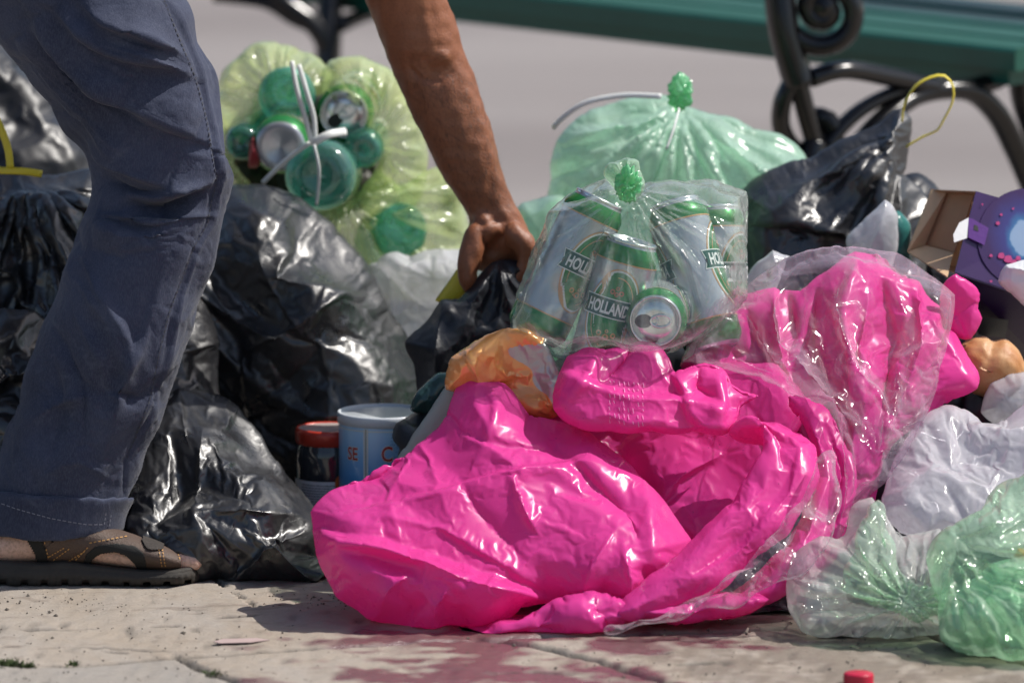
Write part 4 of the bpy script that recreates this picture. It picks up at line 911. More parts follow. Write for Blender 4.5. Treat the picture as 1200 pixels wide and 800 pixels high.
# the can body needs rows to bend: dents are soft
dent(PLACED[0], [(-.5, .060, .006, .5, .016), (.5, .115, .004, .4, .012)]); dent(PLACED[1], [(.75, .075, .006, .45, .018), (-.6, .120, .003, .4, .010)]); dent(PLACED[3], [(1.7, .08, .008, .6, .02)]); dent(PLACED[4], [(-.5, .09, .006, .5, .02)])
fb = bag('clear bag of empty beer cans tied with a green knot', CANFILM,
    [(600, 382), (606, 350), (622, 300), (640, 246), (664, 226), (690, 216), (712, 204), (738, 214), (770, 208), (812, 206), (846, 212), (873, 228), (873, 290), (871, 345), (850, 372), (812, 400), (790, 410), (740, 414), (700, 414), (660, 416), (640, 410), (618, 396)],
    lin(430, .03, 200, .12), 'bag', 'tied translucent bags in the heap', bulge=.105, roll=24, power=.7, sp=6.5, seed=91, zmin=None, facets=((80, 16, 1.2, 3.4), (36, 6, 1.3, 3.2)), pleats=[(738, 222, 19, 12, 60, .4)],
    folds=[('r', [(738, 222), (790, 290), (840, 320), (872, 300)], 8, 8), ('r', [(838, 312), (830, 350), (800, 400)], 10, 7), ('r', [(738, 222), (690, 300), (650, 412)], 9, 7), ('v', [(745, 225), (770, 300), (780, 360)], 8, 8), ('r', [(745, 230), (765, 300), (774, 350)], 8, 6)],
    cloth=dict(shrink=-.025, pin=.03, amp=.002, wl=.07, bend=.01))
knot(fb, GREENKNOT, 737, 220, -.015, .013, 2)
bag_part('knot_tuft', GREENFILM, fb, [(712, 206), (716, 192), (734, 184), (748, 190), (752, 206), (748, 226), (732, 232), (722, 222)], .0, bulge=.014, roll=12, sp=4, seed=92, zmin=None, pleats=[(735, 220, 11, 6, 20, .4)], cloth=dict(shrink=-.12, pin=.02, amp=.002, wl=.03))

# ------------------------------------------------------------------ yellow-green bag of bottles and cans, behind the arm
PETG = film('green_bottle', (.42, .80, .70), (.10, .45, .38), .35, .5, .06, .15, 30, .15, (.25, .60, .52), gloss=1.6)
yb = thing('bottle_bag', 'yellow-green translucent bag crammed with bottles and cans, mouth pulled by a white cord', 'bag', (-.2, .6, 0), GB)
YO = .60
for k, (ol, Y_, ple) in enumerate((
    ([(256, 130), (250, 100), (262, 70), (290, 50), (320, 43), (350, 48), (375, 66), (392, 90), (380, 108), (350, 112), (325, 108), (305, 120), (285, 150), (268, 158)], 0.68, [(330, 118, 15, 12, 50, .2)]),
    ([(378, 90), (392, 70), (425, 66), (455, 78), (478, 104), (495, 140), (500, 180), (492, 220), (470, 248), (440, 262), (425, 235), (438, 200), (440, 170), (425, 140), (400, 125), (380, 118)], 0.66, [(430, 165, 13, 12, 60, .6)]),
    ([(254, 140), (272, 160), (276, 190), (300, 220), (320, 250), (300, 300), (258, 300), (240, 220)], 0.68, [(280, 180, 11, 18, 50, .9)]),
    ([(310, 236), (345, 250), (385, 240), (420, 225), (440, 200), (470, 215), (490, 200), (520, 200), (540, 225), (548, 270), (545, 310), (500, 345), (420, 345), (350, 320), (310, 290)], 0.64, [(400, 235, 17, 16, 70, .4)]))):
    bag_part('bag_lobe', YGREEN, yb, ol, Y_, bulge=.055, roll=36, sp=8, seed=100+k, zmin=None, pleats=ple, cloth=dict(shrink=-.06, pin=.02, amp=.003, wl=.06))
strap('white_cord', WSTRAP, yb, [(342, 72, .50), (348, 105, .49), (358, 140, .49), (366, 170, .49)], .0028, .7)
strap('white_cord', WSTRAP, yb, [(350, 76, .50), (360, 110, .49), (368, 140, .49), (369, 172, .49)], .0028, .7)
strap('white_cord', WSTRAP, yb, [(366, 168, .48), (385, 158, .48), (405, 154, .50)], .0045, .4)
strap('white_cord', WSTRAP, yb, [(362, 168, .48), (335, 188, .50), (308, 214, .52)], .0028, .7)
strap('white_cord', WSTRAP, yb, [(368, 170, .46), (374, 200, .45), (371, 240, .47)], .0024, .6)
def bottle(label, base, neck, r=.040, L=.2, group='green bottles in the yellow-green bag'):
    a = P(*base); b = P(*neck); z = (b-a).normalized(); M = Matrix.Translation(a)@z.to_track_quat('Z', 'Y').to_matrix().to_4x4()
    t = thing('plastic_bottle', label, 'bottle', tuple(a), group)
    mb = MB(); mb.add(lathe([(.0005, .006), (r*.45, .001), (r*.8, .004), (r*.97, .020), (r, .035), (r*.96, L*.35), (r, L*.45), (r, L*.6), (r*.8, L*.75), (r*.4, L*.9), (.013, L*.95), (.013, L)], 40, M)); mb.build('bottle_body', PETG, t)
    mb = MB(); mb.add(lathe([(.015, L-.002), (.0155, L+.012), (.014, L+.014), (.0005, L+.014)], 24, M)); mb.build('screw_cap', simple('bottle_cap_white', (.7, .7, .7)), t)
bottle('big green bottle, its round base facing us below the white cord', (373, 206, .52), (400, 196, .80), .041)
bottle('green bottle at the upper middle of the yellow-green bag', (338, 108, .60), (320, 140, .82), .034)
bottle('pale green bottle at the left edge of the yellow-green bag', (284, 168, .585), (300, 150, .80), .022, .18)
bottle('dark green bottle lying behind the second can of the yellow-green bag', (425, 176, .59), (440, 150, .80), .024, .18)
bottle('green bottle low in the yellow-green bag under the right lobe', (472, 268, .575), (430, 290, .78), .034)
place_can((345, 150, .72), (328, 172, .56), .3, 'can at the left of the yellow-green bag showing its plain domed bottom', 'cans in the yellow-green bag', front=(0, 0, 1))
place_can((404, 133, .625), (422, 112, .78), 2.2, 'can with a white end, right of the cord in the yellow-green bag', 'cans in the yellow-green bag', front=(0, 0, 1))
for lb, ol, col, Y_ in (('crushed red wrapper between the bottles at the left', [(286, 150), (298, 136), (306, 150), (304, 176), (292, 178)], (.35, .03, .04), .58),
                    ('brown paper scrap showing right of the bottles', [(482, 215), (496, 200), (512, 206), (510, 222), (490, 226)], (.30, .12, .06), .60),
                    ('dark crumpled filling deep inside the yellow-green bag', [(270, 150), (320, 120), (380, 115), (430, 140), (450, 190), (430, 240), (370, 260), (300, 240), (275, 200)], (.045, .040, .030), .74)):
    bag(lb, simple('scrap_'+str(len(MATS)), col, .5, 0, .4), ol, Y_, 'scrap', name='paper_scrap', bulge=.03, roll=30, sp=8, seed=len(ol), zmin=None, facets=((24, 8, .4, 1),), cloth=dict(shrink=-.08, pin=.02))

# ------------------------------------------------------------------ jar, tin, carton, bread, cap
def build_jar():
    g = P(386, 600, .27); g.z = 0; M = Matrix.Translation(g)@Matrix.Diagonal((1, 1, 1.13, 1))
    t = thing('glass_jar', 'empty dark glass jar with a red screw lid and a small-print white label', 'jar', tuple(g))
    r = .0375
    mb = MB(); mb.add(lathe([(.0005, .001), (r*.9, .001), (r, .006), (r, .088), (r*.97, .096), (r*.90, .101), (r*.9, .106)], 56, M))
    m, n, b = mat_new('jar_glass'); b.inputs['Base Color'].default_value = (.035, .037, .042, 1); b.inputs['Roughness'].default_value = .09; b.inputs['Coat Weight'].default_value = .6
    n.links.new(bump(n, noise_(n, 22, 3).outputs[0], .25, .006), b.inputs['Normal']); mb.build('glass_body', m, t)
    red = simple('lid_red', (.50, .045, .025), .28, .1, .12, 60, .1)
    mb = MB(); mb.add(lathe([(r*.955, .100), (r*1.0, .1015), (r*1.0, .1105), (r*.985, .114), (r*.93, .1155), (r*.90, .1142)], 56, M)); ld = mb.build('lid', red, t)
    mb = MB(); mb.add(lathe([(r*.905, .1143), (r*.55, .1135), (.0003, .1137)], 56, M)); mb.build('lid_top', simple('lid_pale_top', (.55, .50, .47), .35, .3, .25, 90, .1), ld)  # top disc in a paler, greyer tone than the red side
    V, Fc = rect2(.130, .056, 44, 8); T = wrap(V, r+.0004, .047, -.004)+np.array(g); lb = mk('label', T, Fc, simple('label_white', (.74, .73, .71), .5, 0, .06), t)
    rg = random.Random(3); mb = MB()
    for row in range(15):
        x = -.034
        while x < .010:
            w_ = rg.uniform(.001, .0042)
            V, Fc = rect2(w_, .0011, 2, 1); V = V+np.array([x+w_/2, 0]); mb.add((wrap(V, r+.0006, .0705-row*.0030)+np.array(g), Fc)); x += w_+.0008
    mb.build('small_print', simple('label_ink', (.10, .11, .12), .6, 0, .1, 60, 0), lb)
    V, Fc = disc2(.011, .011, 24, 3); mk('label_spot', wrap(V, r+.0007, .073, .018)+np.array(g), Fc, simple('label_orange', (.62, .14, .03), .5), lb)
build_jar()
def build_tin():
    g = P(449, 600, .23); g.z = 0; M = Matrix.Translation(g); r = .0485; hh = .155; ga = np.array(g)
    t = thing('blue_tin', 'light blue printed tin with a white-rimmed lid beside the red-lidded jar', 'tin', tuple(g))
    m, n, b = mat_new('tin_blue'); co = coords(n); sp = N(n, 'ShaderNodeSeparateXYZ'); n.links.new(co, sp.inputs[0])
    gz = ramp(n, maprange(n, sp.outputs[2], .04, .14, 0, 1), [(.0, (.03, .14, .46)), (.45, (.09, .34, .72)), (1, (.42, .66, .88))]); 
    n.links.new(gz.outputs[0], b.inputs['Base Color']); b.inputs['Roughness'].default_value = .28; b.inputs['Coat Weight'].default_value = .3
    n.links.new(bump(n, noise_(n, 30, 2).outputs[0], .2, .003), b.inputs['Normal'])
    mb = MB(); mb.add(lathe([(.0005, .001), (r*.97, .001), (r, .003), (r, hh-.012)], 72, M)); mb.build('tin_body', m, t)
    sil = simple('tin_rim', (.62, .66, .70), .3, .4, .05)
    mb = MB(); mb.add(lathe([(r*1.0, hh-.012), (r*1.035, hh-.0115), (r*1.035, hh-.002), (r*1.02, hh), (r*.98, hh), (r*.965, hh-.003)], 72, M)); ld = mb.build('lid', simple('lid_white', (.66, .70, .74), .35, 0, .04), t)
    mb = MB(); mb.add(lathe([(r*.968, hh-.0028), (r*.6, hh-.0022), (.0003, hh-.0022)], 72, M)); mb.build('lid_top', sil, ld)
    ink = simple('tin_white_ink', (.72, .72, .66), .4); gold = simple('tin_gold_line', (.42, .36, .22), .4)
    for s, w_, mt in ((-.0205, .0016, ink), (-.0165, .0016, ink), (-.0185, .0012, gold)):
        V, Fc = rect2(w_, hh-.018, 1, 6); mk('stripe', wrap(V, r+.0004, (hh-.012)/2+.002, s)+ga, Fc, mt, t)
    mb = MB(); V, Fc = rect2(.3, .0012, 90, 1); mb.add((wrap(V, r+.0004, hh-.0155, 0)+ga, Fc)); mb.build('stripe', ink, t)
    red = simple('tin_red_ink', (.42, .02, .02), .4, 0, .1)
    for txt, s_end, z0, sc_ in (('CHEESE', -.0285, .114, 1.0), ('C', .012, .114, 1.2)):
        for kk, (b_, mt, rr) in enumerate(((.0011, ink, .0005), (.0003, red, .0007))):
            V, Fc = text_mesh(txt, .0195*sc_, b_, 'RIGHT'); 
            if txt == 'CHEESE': V, Fc = text_mesh('SE', .0195*sc_, b_, 'RIGHT')
            V[:, 0] *= .8; V[:, 1] -= .007; mk('lettering', wrap(V, r+rr, z0, s_end+.0)+ga, Fc, mt, t)
    rg = random.Random(5); mb = MB()      # frost speckle pattern near the top right
    for _ in range(240):
        s = rg.gauss(.026, .007); z = hh-.020-abs(rg.gauss(0, .024)); V, Fc = disc2(.0006, .0006, 6, 1); V = V+np.array([s, z]); mb.add((wrap(V, r+.0004)+ga, Fc))
    mb.build('frost_pattern', simple('tin_frost_ink', (.05, .18, .45), .4), t)
build_tin()
def build_box():
    PUR = simple('carton_purple', (.030, .007, .075), .35, 0, .3, 14, .05); BR = simple('carton_brown', (.44, .24, .13), .75, 0, .1, 40, .2); BRL = simple('carton_light_brown', (.66, .44, .26), .75, 0, .1, 40, .2)
    t = thing('open_carton', 'open purple printed carton with brown inside lying at the right', 'carton', (.5, .28, .3))
    TL, TR, BR_, BL = P(1092, 222, .34), P(1144, 224, .25), P(1119, 319, .20), P(1064, 294, .30)
    TR2, BR2 = P(1262, 258, .30), P(1255, 364, .25)
    LW, LW2 = P(1146, 398, .31), P(1262, 470, .36)
    TL2, BL2 = P(1225, 260, .44), P(1200, 340, .42)
    pf = mk('printed_face', *map(lambda q: q, (np.array([tuple(v) for v in panel([BR_, BR2, TR2, TR], .0012)[0]]), panel([BR_, BR2, TR2, TR], .0012)[1])), PUR, t, False)
    V, Fc = panel([LW, LW2, BR2-Vector((0, 0, .0015)), BR_-Vector((0, 0, .0015))], .0012); mk('shaded_flap', np.array([tuple(v) for v in V]), Fc, simple('carton_shaded_purple', (.022, .006, .05), .4), t, False)  # lower flap: its shade is painted in as a darker purple
    mbx = MB()
    ofs = Vector((0, .0035, -.0006))
    for q in ([TR+ofs, TR2+ofs, TL2, TL], [BL, BL2, TL2+Vector((0, .002, 0)), TL+Vector((0, .002, 0))], [BL, BR_+ofs, BR2+ofs, BL2]):
        V, Fc = panel(q, .0012); mbx.add((V, Fc))
    mbx.build('inner_walls', BR, t, False)
    I1, I2, I3, I4 = P(1110, 223, .335), P(1141, 228, .285), P(1118, 296, .27), P(1084, 286, .32)
    V, Fc = panel([I4, I3, I2, I1], .0015); mk('inner_panel', np.array([tuple(v) for v in V]), Fc, BR, t, False)
    V, Fc = panel([BL+Vector((0, -.002, 0)), I4+Vector((0, -.006, 0)), I1+Vector((0, -.006, 0)), TL+Vector((0, -.002, 0))], .0015); mk('side_flap', np.array([tuple(v) for v in V]), Fc, BRL, t, False)
    V, Fc = panel([BL+Vector((0, -.004, 0)), P(1110, 324, .19), P(1117, 296, .262), I4+Vector((0, -.008, 0))], .0015); mk('bottom_flap', np.array([tuple(v) for v in V]), Fc, BRL, t, False)
    nrm = (BR2-BR_).cross(TR-BR_).normalized(); nrm = nrm if nrm.y < 0 else -nrm
    def onface(px, py, d):      # point of the printed face seen at this pixel
        o = Vector(cam.location); r = (P(px, py, 0)-o).normalized(); k = (BR_-o).dot(nrm)/r.dot(nrm); return o+r*k+nrm*d
    def decal(name, poly, mt, d, par=pf):
        V = [tuple(onface(a, b, d)) for a, b in poly]; mk(name, np.array(V), [tuple(range(len(V)))[::-1]], mt, par, False)
    def ring(cx, cy_, r, n=28, f=1.0, jit=0): return [(cx+r*math.cos(2*math.pi*i/n)*(1+jit*math.sin(i*2.3)), cy_+f*r*math.sin(2*math.pi*i/n)*(1+jit*math.sin(i*1.7))) for i in range(n)]
    m, n, bb = mat_new('print_glow'); gc = onface(1203, 279, 0); dn = N(n, 'ShaderNodeVectorMath', operation='DISTANCE'); n.links.new(coords(n), dn.inputs[0]); dn.inputs[1].default_value = tuple(gc)
    wv = noise_(n, 40, 4, .6); wa = N(n, 'ShaderNodeMath', operation='MULTIPLY_ADD', i1=.016, i2=-.008); n.links.new(wv.outputs[0], wa.inputs[0]); ws = N(n, 'ShaderNodeMath', operation='ADD'); n.links.new(dn.outputs['Value'], ws.inputs[0]); n.links.new(wa.outputs[0], ws.inputs[1])
    gr = ramp(n, maprange(n, ws.outputs[0], 0, .060, 0, 1), [(0, (.24, .33, .48)), (.33, (.22, .32, .48)), (.36, (.03, .13, .30)), (.48, (.03, .03, .17)), (.85, (.030, .007, .075))]); n.links.new(gr.outputs[0], bb.inputs['Base Color']); bb.inputs['Roughness'].default_value = .35
    decal('printed_glow', ring(1203, 279, 58, 40), m, .0008)
    MG = simple('print_magenta', (.40, .03, .16), .4); rg = random.Random(8)
    for cx, cy_, r in ((1172, 300, 4), (1180, 304, 5), (1187, 308, 4), (1168, 262, 2.4), (1192, 303, 3), (1160, 300, 2), (1172, 252, 1.6), (1180, 324, 2.2), (1150, 240, 1.2), (1160, 330, 1.6), (1186, 245, 1.4)): decal('printed_spot', ring(cx, cy_, r, 9, 1, .25), MG, .0022)
    decal('purple_tab', [(1133, 256), (1138, 257), (1157, 268), (1152, 288), (1133, 279)], simple('tab_purple', (.10, .03, .20), .3), .0030)
    decal('tab_hole', [(1140, 264), (1144, 266), (1145, 272), (1139, 270)], DARKHOLE, .0034)
    V = [tuple(onface(a, b, .004)) for a, b in ((1133, 256), (1122, 262), (1115, 276), (1116, 285), (1131, 280))]; mk('white_tab', np.array(V), [(0, 1, 2, 3, 4)], TS, t, False)
    V = [tuple(P(*q)) for q in ((1143, 370, .235), (1182, 375, .245), (1178, 396, .275), (1146, 392, .27))]; mk('dark_patch', np.array(V), [(0, 1, 2, 3)], simple('patch_grey', (.03, .035, .045), .4), t, False)
build_box()
def build_bread():
    c = P(1160, 430, .13); bm = bmesh.new(); bmesh.ops.create_icosphere(bm, subdivisions=5, radius=1)
    V = np.array([tuple(v.co) for v in bm.verts]); Fc = np.array([[v.index for v in f.verts] for f in bm.faces]); bm.free()
    n = V.copy(); V = V*np.array([.041, .032, .033]); V *= (1+.04*sn(n, 1.3, 4)+.012*sn(n, .4, 5))[:, None]
    V[:, 2] -= .006*np.exp(-((n[:, 0]+.15)/.16)**2)*(n[:, 2] > 0); a = -.35
    V = np.stack([V[:, 0]*math.cos(a)-V[:, 2]*math.sin(a), V[:, 1], V[:, 0]*math.sin(a)+V[:, 2]*math.cos(a)], 1)+np.array(c)
    m, nn, b = mat_new('bread_crust'); co = coords(nn)
    c_ = mixc(nn, ramp(nn, noise_(nn, 24, 4, .6, .3, co).outputs[0], [(.38, 0), (.62, 1)]).outputs[0], (.45, .19, .06), (.58, .33, .15))
    nn.links.new(c_, b.inputs['Base Color']); b.inputs['Roughness'].default_value = .5; nn.links.new(bump(nn, noise_(nn, 160, 5, .7, 0, co).outputs[0], .35, .002), b.inputs['Normal'])
    set_props(mk('bread_roll', V, Fc, m), 'golden brown bread roll below the purple carton', 'bread')
build_bread()
def build_cap():
    g = G(1006, 801); M = Matrix.Translation(g); mb = MB(); V = []; Fc = []; seg = 96; prof = [(.0003, .0118), (.0135, .0118), (.0148, .0108), (.0152, .009), (.0152, .0008)]
    for r, z in prof:
        for k in range(seg):
            a = 2*math.pi*k/seg; q = r-(.0006 if (k % 2 and r > .015) else 0); V.append(tuple(M@Vector((q*math.cos(a), q*math.sin(a), z))))
    for i in range(len(prof)-1):
        for k in range(seg): Fc.append((i*seg+k, (i+1)*seg+k, (i+1)*seg+(k+1) % seg, i*seg+(k+1) % seg))
    mb.add((V, Fc)); set_props(mb.build('bottle_closure', simple('cap_red', (.50, .012, .045), .35, 0, .08, 60, .1)), 'red plastic bottle cap lying on the paving at the front', 'bottle cap')
    q = [G(a, b, .0016) for a, b in ((250, 751), (262, 748), (300, 747), (316, 749), (292, 752), (258, 753))]
    V = [tuple(v) for v in q]+[tuple(v-Vector((0, 0, .0008))) for v in q]; n = len(q)
    set_props(mk('paper_shred', np.array(V), [tuple(range(n))[::-1], tuple(range(n, 2*n))]+[(i, (i+1) % n, n+(i+1) % n, n+i) for i in range(n)], simple('pink_paper', (.44, .33, .31), .6), None, False), 'thin pinkish paper shred lying flat on the paving', 'paper')
build_cap()

# ------------------------------------------------------------------ the man: one body mesh, jeans, shirt, hair and a sandal
man = thing('person', 'man in blue jeans and brown sandals bending down to grip a black bag', 'person', (-.5, .06, 0))
def ell_tube(mb, pts, seg=20):
    """pts: (point, ra across the view, rb)"""
    c = [Vector(p) for p, a, b in pts]; n = len(c); V = []; Fc = []
    for i, (p, ra, rb) in enumerate(pts):
        t = (c[min(i+1, n-1)]-c[max(i-1, 0)]).normalized(); v = Vector((0, 1, 0)); v = (v-t*v.dot(t)).normalized(); u = v.cross(t)
        for k in range(seg):
            a = 2*math.pi*k/seg; V.append(c[i]+u*ra*math.cos(a)+v*rb*math.sin(a))
    for i in range(n-1):
        for k in range(seg): Fc.append((i*seg+k, i*seg+(k+1) % seg, (i+1)*seg+(k+1) % seg, (i+1)*seg+k))
    V.append(c[0]); V.append(c[-1]); q = len(V)
    for k in range(seg): Fc.append((q-2, (k+1) % seg, k)); Fc.append((q-1, (n-1)*seg+k, (n-1)*seg+(k+1) % seg))
    mb.add((V, Fc))
def resamp(pts, k=5):
    """smooth list of (px,py,Y,ra,rb)"""
    A = smooth3n(pts, k); return [(P(*a[:3]), a[3], a[4]) for a in A]
def smooth3n(pts, k):
    pts = [np.array(p, float) for p in pts]; n = len(pts); out = []
    for i in range(n-1):
        p0, p1, p2, p3 = pts[max(i-1, 0)], pts[i], pts[i+1], pts[min(i+2, n-1)]
        for j in range(k):
            t = j/k; out.append(.5*((2*p1)+(-p0+p2)*t+(2*p0-5*p1+4*p2-p3)*t*t+(-p0+3*p1-3*p2+p3)*t**3))
    out.append(pts[-1]); return out
HIP = P(-130, -240, .14); HIP2 = P(-230, -235, .34); SH = P(430, -262, .20); SH2 = P(330, -300, .52)
def build_body():
    m_ = MB()
    # right arm and hand; (px,py,Y, radius across, radius in depth)
    ell_tube(m_, resamp([(405, -300, .30, .035, .045), (425, -262, .24, .056, .052), (438, -180, .24, .054, .050), (454, -90, .26, .048, .046), (466, -30, .28, .044, .042), (480, 10, .29, .0425, .041), (492, 42, .295, .0425, .042), (502, 72, .30, .0405, .040),
        (516, 105, .30, .0405, .039), (532, 145, .30, .0375, .036), (548, 185, .30, .0330, .031), (562, 215, .30, .0285, .026), (574, 243, .30, .0265, .021), (580, 262, .30, .031, .020), (582, 282, .30, .0385, .021), (586, 300, .30, .034, .018), (590, 312, .30, .02, .012)], 4), 24)
    # thumb
    ell_tube(m_, resamp([(572, 262, .285, .017, .015), (560, 280, .275, .0165, .015), (551, 300, .268, .0135, .013), (548, 318, .265, .0115, .0115), (549, 332, .266, .0105, .010), (551, 341, .268, .006, .006)], 4), 16)
    # fingers: knuckle, then curled down behind the black film
    for k, (kx, ky, Y0, ln) in enumerate(((618, 292, .262, 1.0), (619, 296, .283, 1.06), (615, 301, .304, 1.0), (608, 306, .323, .85))):
        ell_tube(m_, resamp([(596, 274, Y0+.01, .013, .011), (kx-3, ky-6, Y0, .0125, .0115), (kx-2, ky+12*ln, Y0, .0098, .0098), (kx-8, ky+28*ln, Y0-.001, .0092, .0092), (kx-22, ky+38*ln, Y0-.002, .0088, .0088), (kx-36, ky+40*ln, Y0-.002, .0078, .0078), (kx-44, ky+39*ln, Y0-.002, .0045, .0045)], 4), 14)
    # left arm resting on the other knee, above the picture
    ell_tube(m_, [(SH2, .05, .05), (SH2+Vector((-.09, .10, -.05)), .046, .046), (SH2+Vector((-.22, .16, -.10)), .042, .042), (SH2+Vector((-.33, .10, -.06)), .036, .034), (SH2+Vector((-.43, .02, .0)), .027, .022), (SH2+Vector((-.50, -.02, .02)), .036, .018)], 20)
    for k in range(5):
        b0 = SH2+Vector((-.50, -.05+.015*k, .02)); ell_tube(m_, [(b0, .01, .009), (b0+Vector((-.035, -.002, -.002)), .009, .008), (b0+Vector((-.06, 0, -.012)), .0075, .007)], 10)
    # torso, neck, head
    mid = (SH+SH2)/2; hp = (HIP+HIP2)/2; ax = (mid-hp)
    ell_tube(m_, [(hp-ax*.12, .09, .12), (hp, .115, .155), (hp+ax*.3, .105, .14), (hp+ax*.6, .115, .155), (hp+ax*.88, .11, .17), (hp+ax*1.03, .075, .12), (hp+ax*1.1, .05, .05)], 28)
    nk = mid+ax*.06; hd = nk+Vector((.17, 0, .02))
    ell_tube(m_, [(nk-Vector((.05, 0, 0)), .07, .07), (nk+Vector((.03, 0, .01)), .055, .055), (hd-Vector((.04, 0, .0)), .058, .058)], 20)
    ell_tube(m_, [(hd-Vector((.09, 0, .0)), .04, .04), (hd-Vector((.06, 0, -.01)), .085, .068), (hd, .10, .077), (hd+Vector((.06, 0, 0)), .092, .072), (hd+Vector((.10, 0, .005)), .05, .04)], 24)
    ell_tube(m_, [(hd+Vector((-.01, 0, -.09)), .014, .015), (hd+Vector((.0, 0, -.118)), .011, .012), (hd+Vector((-.022, 0, -.112)), .015, .016), (hd+Vector((-.03, 0, -.09)), .010, .012)], 12)   # nose, the face looks down
    for sy in (-1, 1): ell_tube(m_, [(hd+Vector((-.02, sy*.072, .01)), .01, .008), (hd+Vector((.0, sy*.085, .01)), .026, .008), (hd+Vector((.02, sy*.078, .01)), .012, .008)], 12)
    # legs
    ell_tube(m_, [(HIP, .085, .09), (P(-40, -100, .14), .062, .065), (P(105, 50, .12), .045, .045), (P(180, 165, .09), .040, .040), (P(185, 240, .085), .036, .038), (P(140, 380, .08), .038, .038), (P(90, 520, .07), .032, .034), (P(42, 610, .06), .034, .036), (P(40, 640, .06), .036, .036)], 24)
    kn = HIP2+Vector((-.14, -.10, -.44)); an = Vector((kn.x-.20, kn.y+.08, .07))
    ell_tube(m_, [(HIP2, .085, .09), ((HIP2*.5+kn*.5), .072, .075), (kn, .056, .058), (kn*.6+an*.4, .052, .052), (kn*.15+an*.85, .036, .038), (an, .036, .038)], 24)
    for base, sgn in ((None, 1),):
        ell_tube(m_, [(P(a, (t+b)/2, .055), (b-t)/2400, hd_*.90) for a, t, b, hd_ in FOOT], 24)
    fo_ = [(Vector((an.x-.075+.026*i, an.y, .028+.0)), .02, .036) for i in range(10)]
    ell_tube(m_, [(Vector((p.x, p.y, .012+(.030, .038, .040, .038, .034, .030, .026, .020, .016, .012)[i])), (.022, .030, .034, .034, .030, .026, .022, .016, .013, .008)[i], (.025, .032, .034, .036, .040, .044, .046, .044, .038, .02)[i]) for i, (p, a, b) in enumerate(fo_)], 20)
    # toes of the near foot
    for k in range(5):
        Yk = .026+.0150*k; x1 = 232-k*k*1.6-(3 if k else 0)
        ell_tube(m_, [(P(196, 657, Yk), .009, .009), (P(212, 657, Yk), .0095, .009), (P(x1, 660, Yk), .0085, .008), (P(x1+5, 661, Yk), .004, .004)], 10)
    me = bpy.data.meshes.new('b'); me.from_pydata([tuple(v) for v in m_.V], [], m_.F); o = bpy.data.objects.new('b', me); COL.objects.link(o)
    md = o.modifiers.new('r', 'REMESH'); md.mode = 'VOXEL'; md.voxel_size = .0034
    sm = o.modifiers.new('s', 'SMOOTH'); sm.factor = .5; sm.iterations = 5
    dg = bpy.context.evaluated_depsgraph_get(); me2 = bpy.data.meshes.new_from_object(o.evaluated_get(dg)); bpy.data.objects.remove(o)
    n = len(me2.vertices); co = np.empty(n*3, np.float32); me2.vertices.foreach_get('co', co); V = co.reshape(-1, 3).astype(float)
    nr = np.empty(n*3, np.float32); me2.vertices.foreach_get('normal', nr); nr = nr.reshape(-1, 3)
    px, py = PX(V); q = np.where((px > 420) & (px < 660) & (py > -20) & (py < 345) & (nr[:, 1] < .2))[0]
    fl = [('v', [(486, 56), (478, 80), (492, 93), (516, 96), (536, 80)], 3.4, 4), ('v', [(494, 60), (488, 78), (498, 86), (518, 87), (532, 72)], 3.0, 3.2), ('v', [(502, 62), (498, 76), (510, 82), (526, 74)], 2.6, 3), ('v', [(508, 52), (520, 58), (530, 52)], 1.2, 2.2),
          ('r', [(512, 58), (522, 66), (516, 76)], 3.0, 10), ('v', [(546, 256), (566, 262), (590, 258)], 2.2, 3), ('v', [(564, 268), (572, 285), (580, 300)], 4.0, 7), ('r', [(584, 240), (600, 262), (618, 285)], 3, 8), ('r', [(470, 130), (500, 190), (560, 240)], 1.5, 12), ('r', [(560, 130), (576, 200)], 2.0, 12), ('r', [(590, 262), (604, 282)], 2, 4), ('r', [(578, 258), (590, 284)], 2, 4)]
    hf = fold_field(px[q], py[q], fl)*1.7+.0006*sn(V[q], .02, 5); V[q] += nr[q]*hf[:, None]
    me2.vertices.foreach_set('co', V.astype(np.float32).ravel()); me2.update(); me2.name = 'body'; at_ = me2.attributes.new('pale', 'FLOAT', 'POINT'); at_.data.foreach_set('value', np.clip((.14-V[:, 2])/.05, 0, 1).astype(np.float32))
    m, n_, b = mat_new('skin'); c0 = coords(n_)
    base = mixc(n_, noise_(n_, 18, 5, .6, .2, c0).outputs[0], (.21, .072, .032), (.31, .118, .055))
    pa = N(n_, 'ShaderNodeAttribute', attribute_name='pale'); base = mixc(n_, pa.outputs['Fac'], base, (.74, .48, .37))  # pale foot skin, lightened further to stand in for sun on it
    pores = noise_(n_, 700, 4, .7, 0, c0); base = mixc(n_, ramp(n_, noise_(n_, 260, 3, .6, 0, c0).outputs[0], [(.45, 0), (.65, .35)]).outputs[0], base, (.15, .05, .025))
    n_.links.new(base, b.inputs['Base Color']); b.inputs['Roughness'].default_value = .46
    b.inputs['Subsurface Weight'].default_value = .08; b.inputs['Subsurface Radius'].default_value = (.01, .004, .002); b.inputs['Subsurface Scale'].default_value = .5
    nb = bump(n_, pores.outputs[0], .35, .0012); nb = bump(n_, crinkle_h(n_, c0, 330), .25, .001, nb); n_.links.new(nb, b.inputs['Normal'])
    rgh = random.Random(12); hp_ = q[(py[q] > 85) & (py[q] < 245)]; hb_ = MB()
